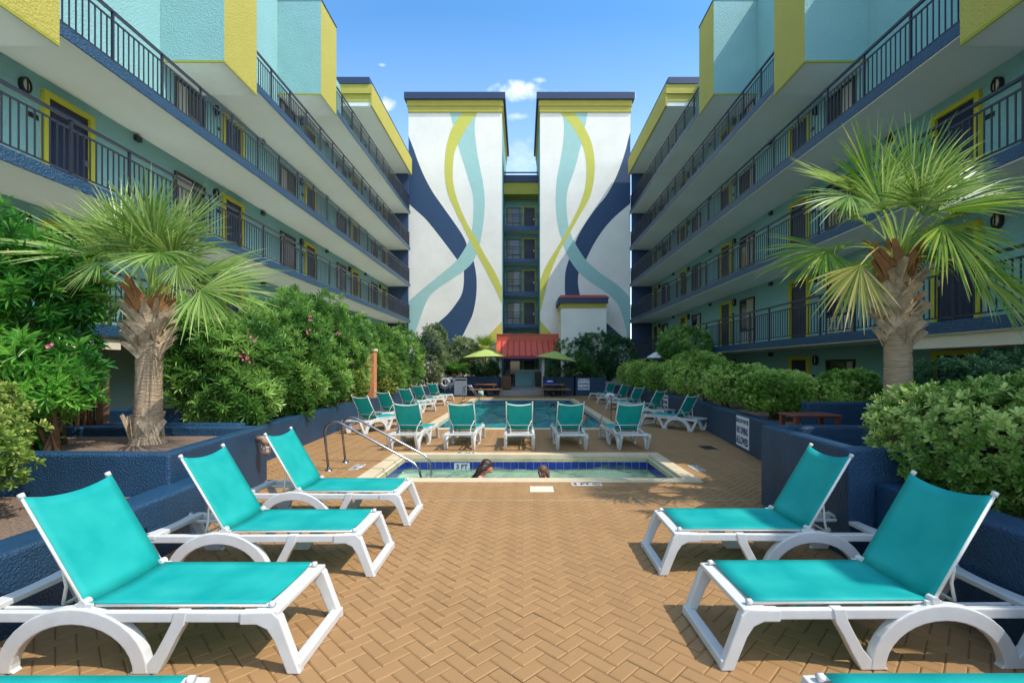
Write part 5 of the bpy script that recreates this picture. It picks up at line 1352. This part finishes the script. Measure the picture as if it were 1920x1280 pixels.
# ------------------------------------------------------------------ people in the water
def person(label, x, y, z, rz, hair_m, long_hair, suit, scale=1.0, lean=.25, child=False):
    t = empty('person', (x, y, z), rz); tag(t, label, 'person')
    # local: +x is the facing direction; z=0 is the seat height under water
    sk = [(0, 0, 0), (.02, 0, .18), (.05, 0, .36), (.10, 0, .48), (.14, 0, .545), (.19, 0, .62), (.215, 0, .70),      # 0-6 pelvis .. crown
          (.06, .10, .455), (.06, .19, .42), (.12, .23, .17), (.32, .17, .05),                                     # 7-10 left arm
          (.06, -.10, .455), (.06, -.19, .42), (.12, -.23, .17), (.32, -.17, .05),                                 # 11-14 right arm
          (.0, .10, -.02), (.40, .14, .03), (.46, .14, -.36), (.60, .14, -.40),                                    # 15-18 left leg
          (.0, -.10, -.02), (.40, -.14, .03), (.46, -.14, -.36), (.60, -.14, -.40),                               # 19-22 right leg
          (.305, 0, .60), (.29, 0, .545)]                                                                            # 23 nose ridge, 24 chin
    rad = [.135, .115, .125, .075, .052, .078, .072, .06, .048, .036, .026, .06, .048, .036, .026, .085, .06, .042, .03, .085, .06, .042, .03, .012, .026]
    ed = [(0, 1), (1, 2), (2, 3), (3, 4), (4, 5), (5, 6), (2, 7), (7, 8), (8, 9), (9, 10), (2, 11), (11, 12), (12, 13), (13, 14), (0, 15), (15, 16), (16, 17), (17, 18), (0, 19), (19, 20), (20, 21), (21, 22), (5, 23), (5, 24)]
    for (w, sd) in ((10, 1), (14, -1)):          # five fingers on each hand
        hx, hy, hz = sk[w]
        for f in range(5):
            i = len(sk); dy = (f - 1.8) * .018 * sd
            if f == 0: a, b = (hx + .03, hy - .04 * sd, hz - .01), (hx + .06, hy - .065 * sd, hz - .02)
            else: a, b = (hx + .06, hy + dy, hz - .005), (hx + .06 + (.05, .062, .058, .045)[f - 1], hy + dy * 1.3, hz - .03)
            sk += [a, b]; rad += [.010, .0085]; ed += [(w, i), (i, i + 1)]
    me = bpy.data.meshes.new('body'); me.from_pydata([Vector(p) * scale for p in sk], ed, []); me.update()
    bo = link('body', me, t); md = bo.modifiers.new('skin', 'SKIN'); md.use_smooth_shade = True
    me.skin_vertices[0].data
    for i, r in enumerate(rad): me.skin_vertices[0].data[i].radius = (r * scale, r * scale)
    me.skin_vertices[0].data[0].use_root = True
    sb = bo.modifiers.new('sub', 'SUBSURF'); sb.levels = 2; sb.render_levels = 2
    me.materials.append(M['skin'])
    # face features
    h = MB(); s = scale; hc = Vector((.205, 0, .655)) * s
    for sd in (-1, 1): h.sphere(hc + Vector((.078, sd * .032, .0)) * s, .009 * s, 8, 5)
    h.build('eye', M['ink'], t, smooth=True)
    h = MB(); h.sphere(hc + Vector((.085, 0, -.062)) * s, .012 * s, 8, 5, (.5, 1.6, .5)); h.build('mouth', M['pink'], t, smooth=True)
    h = MB()
    for sd in (-1, 1): h.sphere(hc + Vector((-.005, sd * .078, -.01)) * s, .022 * s, 8, 6, (.7, .4, 1.3))
    h.build('ear', M['skin'], t, smooth=True)
    # hair: cap over the skull + strands down the back
    hb = MB(); n, k = 20, 9; vs = []; fs = []; rr = random.Random(int(x * 50))
    tilt = Matrix.Rotation(-.35, 3, 'Y')
    for j in range(k + 1):
        th = j / k * 1.75
        for i in range(n):
            a = 2 * math.pi * i / n; q = Vector((math.sin(th) * math.cos(a) * .102, math.sin(th) * math.sin(a) * .096, math.cos(th) * .108)); q *= 1 + rr.uniform(-.025, .025)
            vs.append(hc + (tilt @ q) * s + Vector((-.012, 0, .012)) * s)
    for j in range(k):
        for i in range(n): i2 = (i + 1) % n; fs.append((j * n + i, (j + 1) * n + i, (j + 1) * n + i2, j * n + i2))
    hb.add(vs, fs)
    for i in range(26 if long_hair else 16):
        a = rr.uniform(-1.9, 1.9) + math.pi; st = hc + Vector((math.cos(a) * .075 - .02, math.sin(a) * .088, rr.uniform(-.03, .04))) * s
        if long_hair: e1 = Vector((.05 + rr.uniform(-.03, .02), math.sin(a) * .085, .53)) * s; e2 = Vector((-.06 + rr.uniform(-.04, .03), math.sin(a) * .10, .40 + rr.uniform(-.05, .03))) * s
        else: e1 = Vector((.10 + rr.uniform(-.03, .02), math.sin(a) * .09, .55)) * s; e2 = Vector((.04 + rr.uniform(-.02, .02), math.sin(a) * .10, .46)) * s
        hb.tube([st, st.lerp(e1, .5) + Vector((-.02, 0, .02)) * s, e1, e2], .02 * s, 6, radii=[.020 * s, .020 * s, .015 * s, .005 * s])
    hb.build('hair', hair_m, t, smooth=True)
    if suit:
        m = MB(); n = 18; vs = []; fs = []
        prof = [(0, -.02, .155, .15), (.01, .10, .135, .14), (.025, .22, .135, .145), (.045, .33, .14, .15), (.06, .385, .125, .12)]
        for (cx_, z_, rx, ry) in prof:
            for i in range(n): a = 2 * math.pi * i / n; vs.append(Vector((cx_ + rx * math.cos(a), ry * math.sin(a), z_)) * s)
        for j in range(len(prof) - 1):
            for i in range(n): i2 = (i + 1) % n; fs.append((j * n + i, j * n + i2, (j + 1) * n + i2, (j + 1) * n + i))
        m.add(vs, fs)
        for sd in (-1, 1): m.tube([Vector((.16, sd * .07, .36)) * s, Vector((.14, sd * .085, .47)) * s, Vector((.05, sd * .085, .505)) * s, Vector((-.05, sd * .07, .40)) * s], .013 * s, 6)
        m.build('swimsuit', M['suit'], t, smooth=True)
    return t
person('woman with long dark wet hair and floral swimsuit sitting in the wading pool', -.84, 8.16, -.585, .15, M['hair'], True, True, 1.04)
person('child with streaked brown hair seen from behind in the wading pool', .40, 8.1, -.62, PI / 2 + .3, M['hair2'], False, True, .93)
person('dark haired swimmer far out in the big pool', 1.45, 22.9, -.66, PI / 2, M['hair'], False, True)
person('sunburnt bather at the right edge of the big pool behind the loungers', 2.35, 17.6, -.42, PI, M['hair'], False, False)

# lettering becomes plain mesh
bpy.context.view_layer.update()
_dg = bpy.context.evaluated_depsgraph_get()
for o in [o for o in S.objects if o.type == 'FONT']:
    me = bpy.data.meshes.new_from_object(o.evaluated_get(_dg)); nm = o.name; par = o.parent; ml = o.matrix_local.copy()
    bpy.data.objects.remove(o)
    q = link('lettering', me, par); q.matrix_local = ml
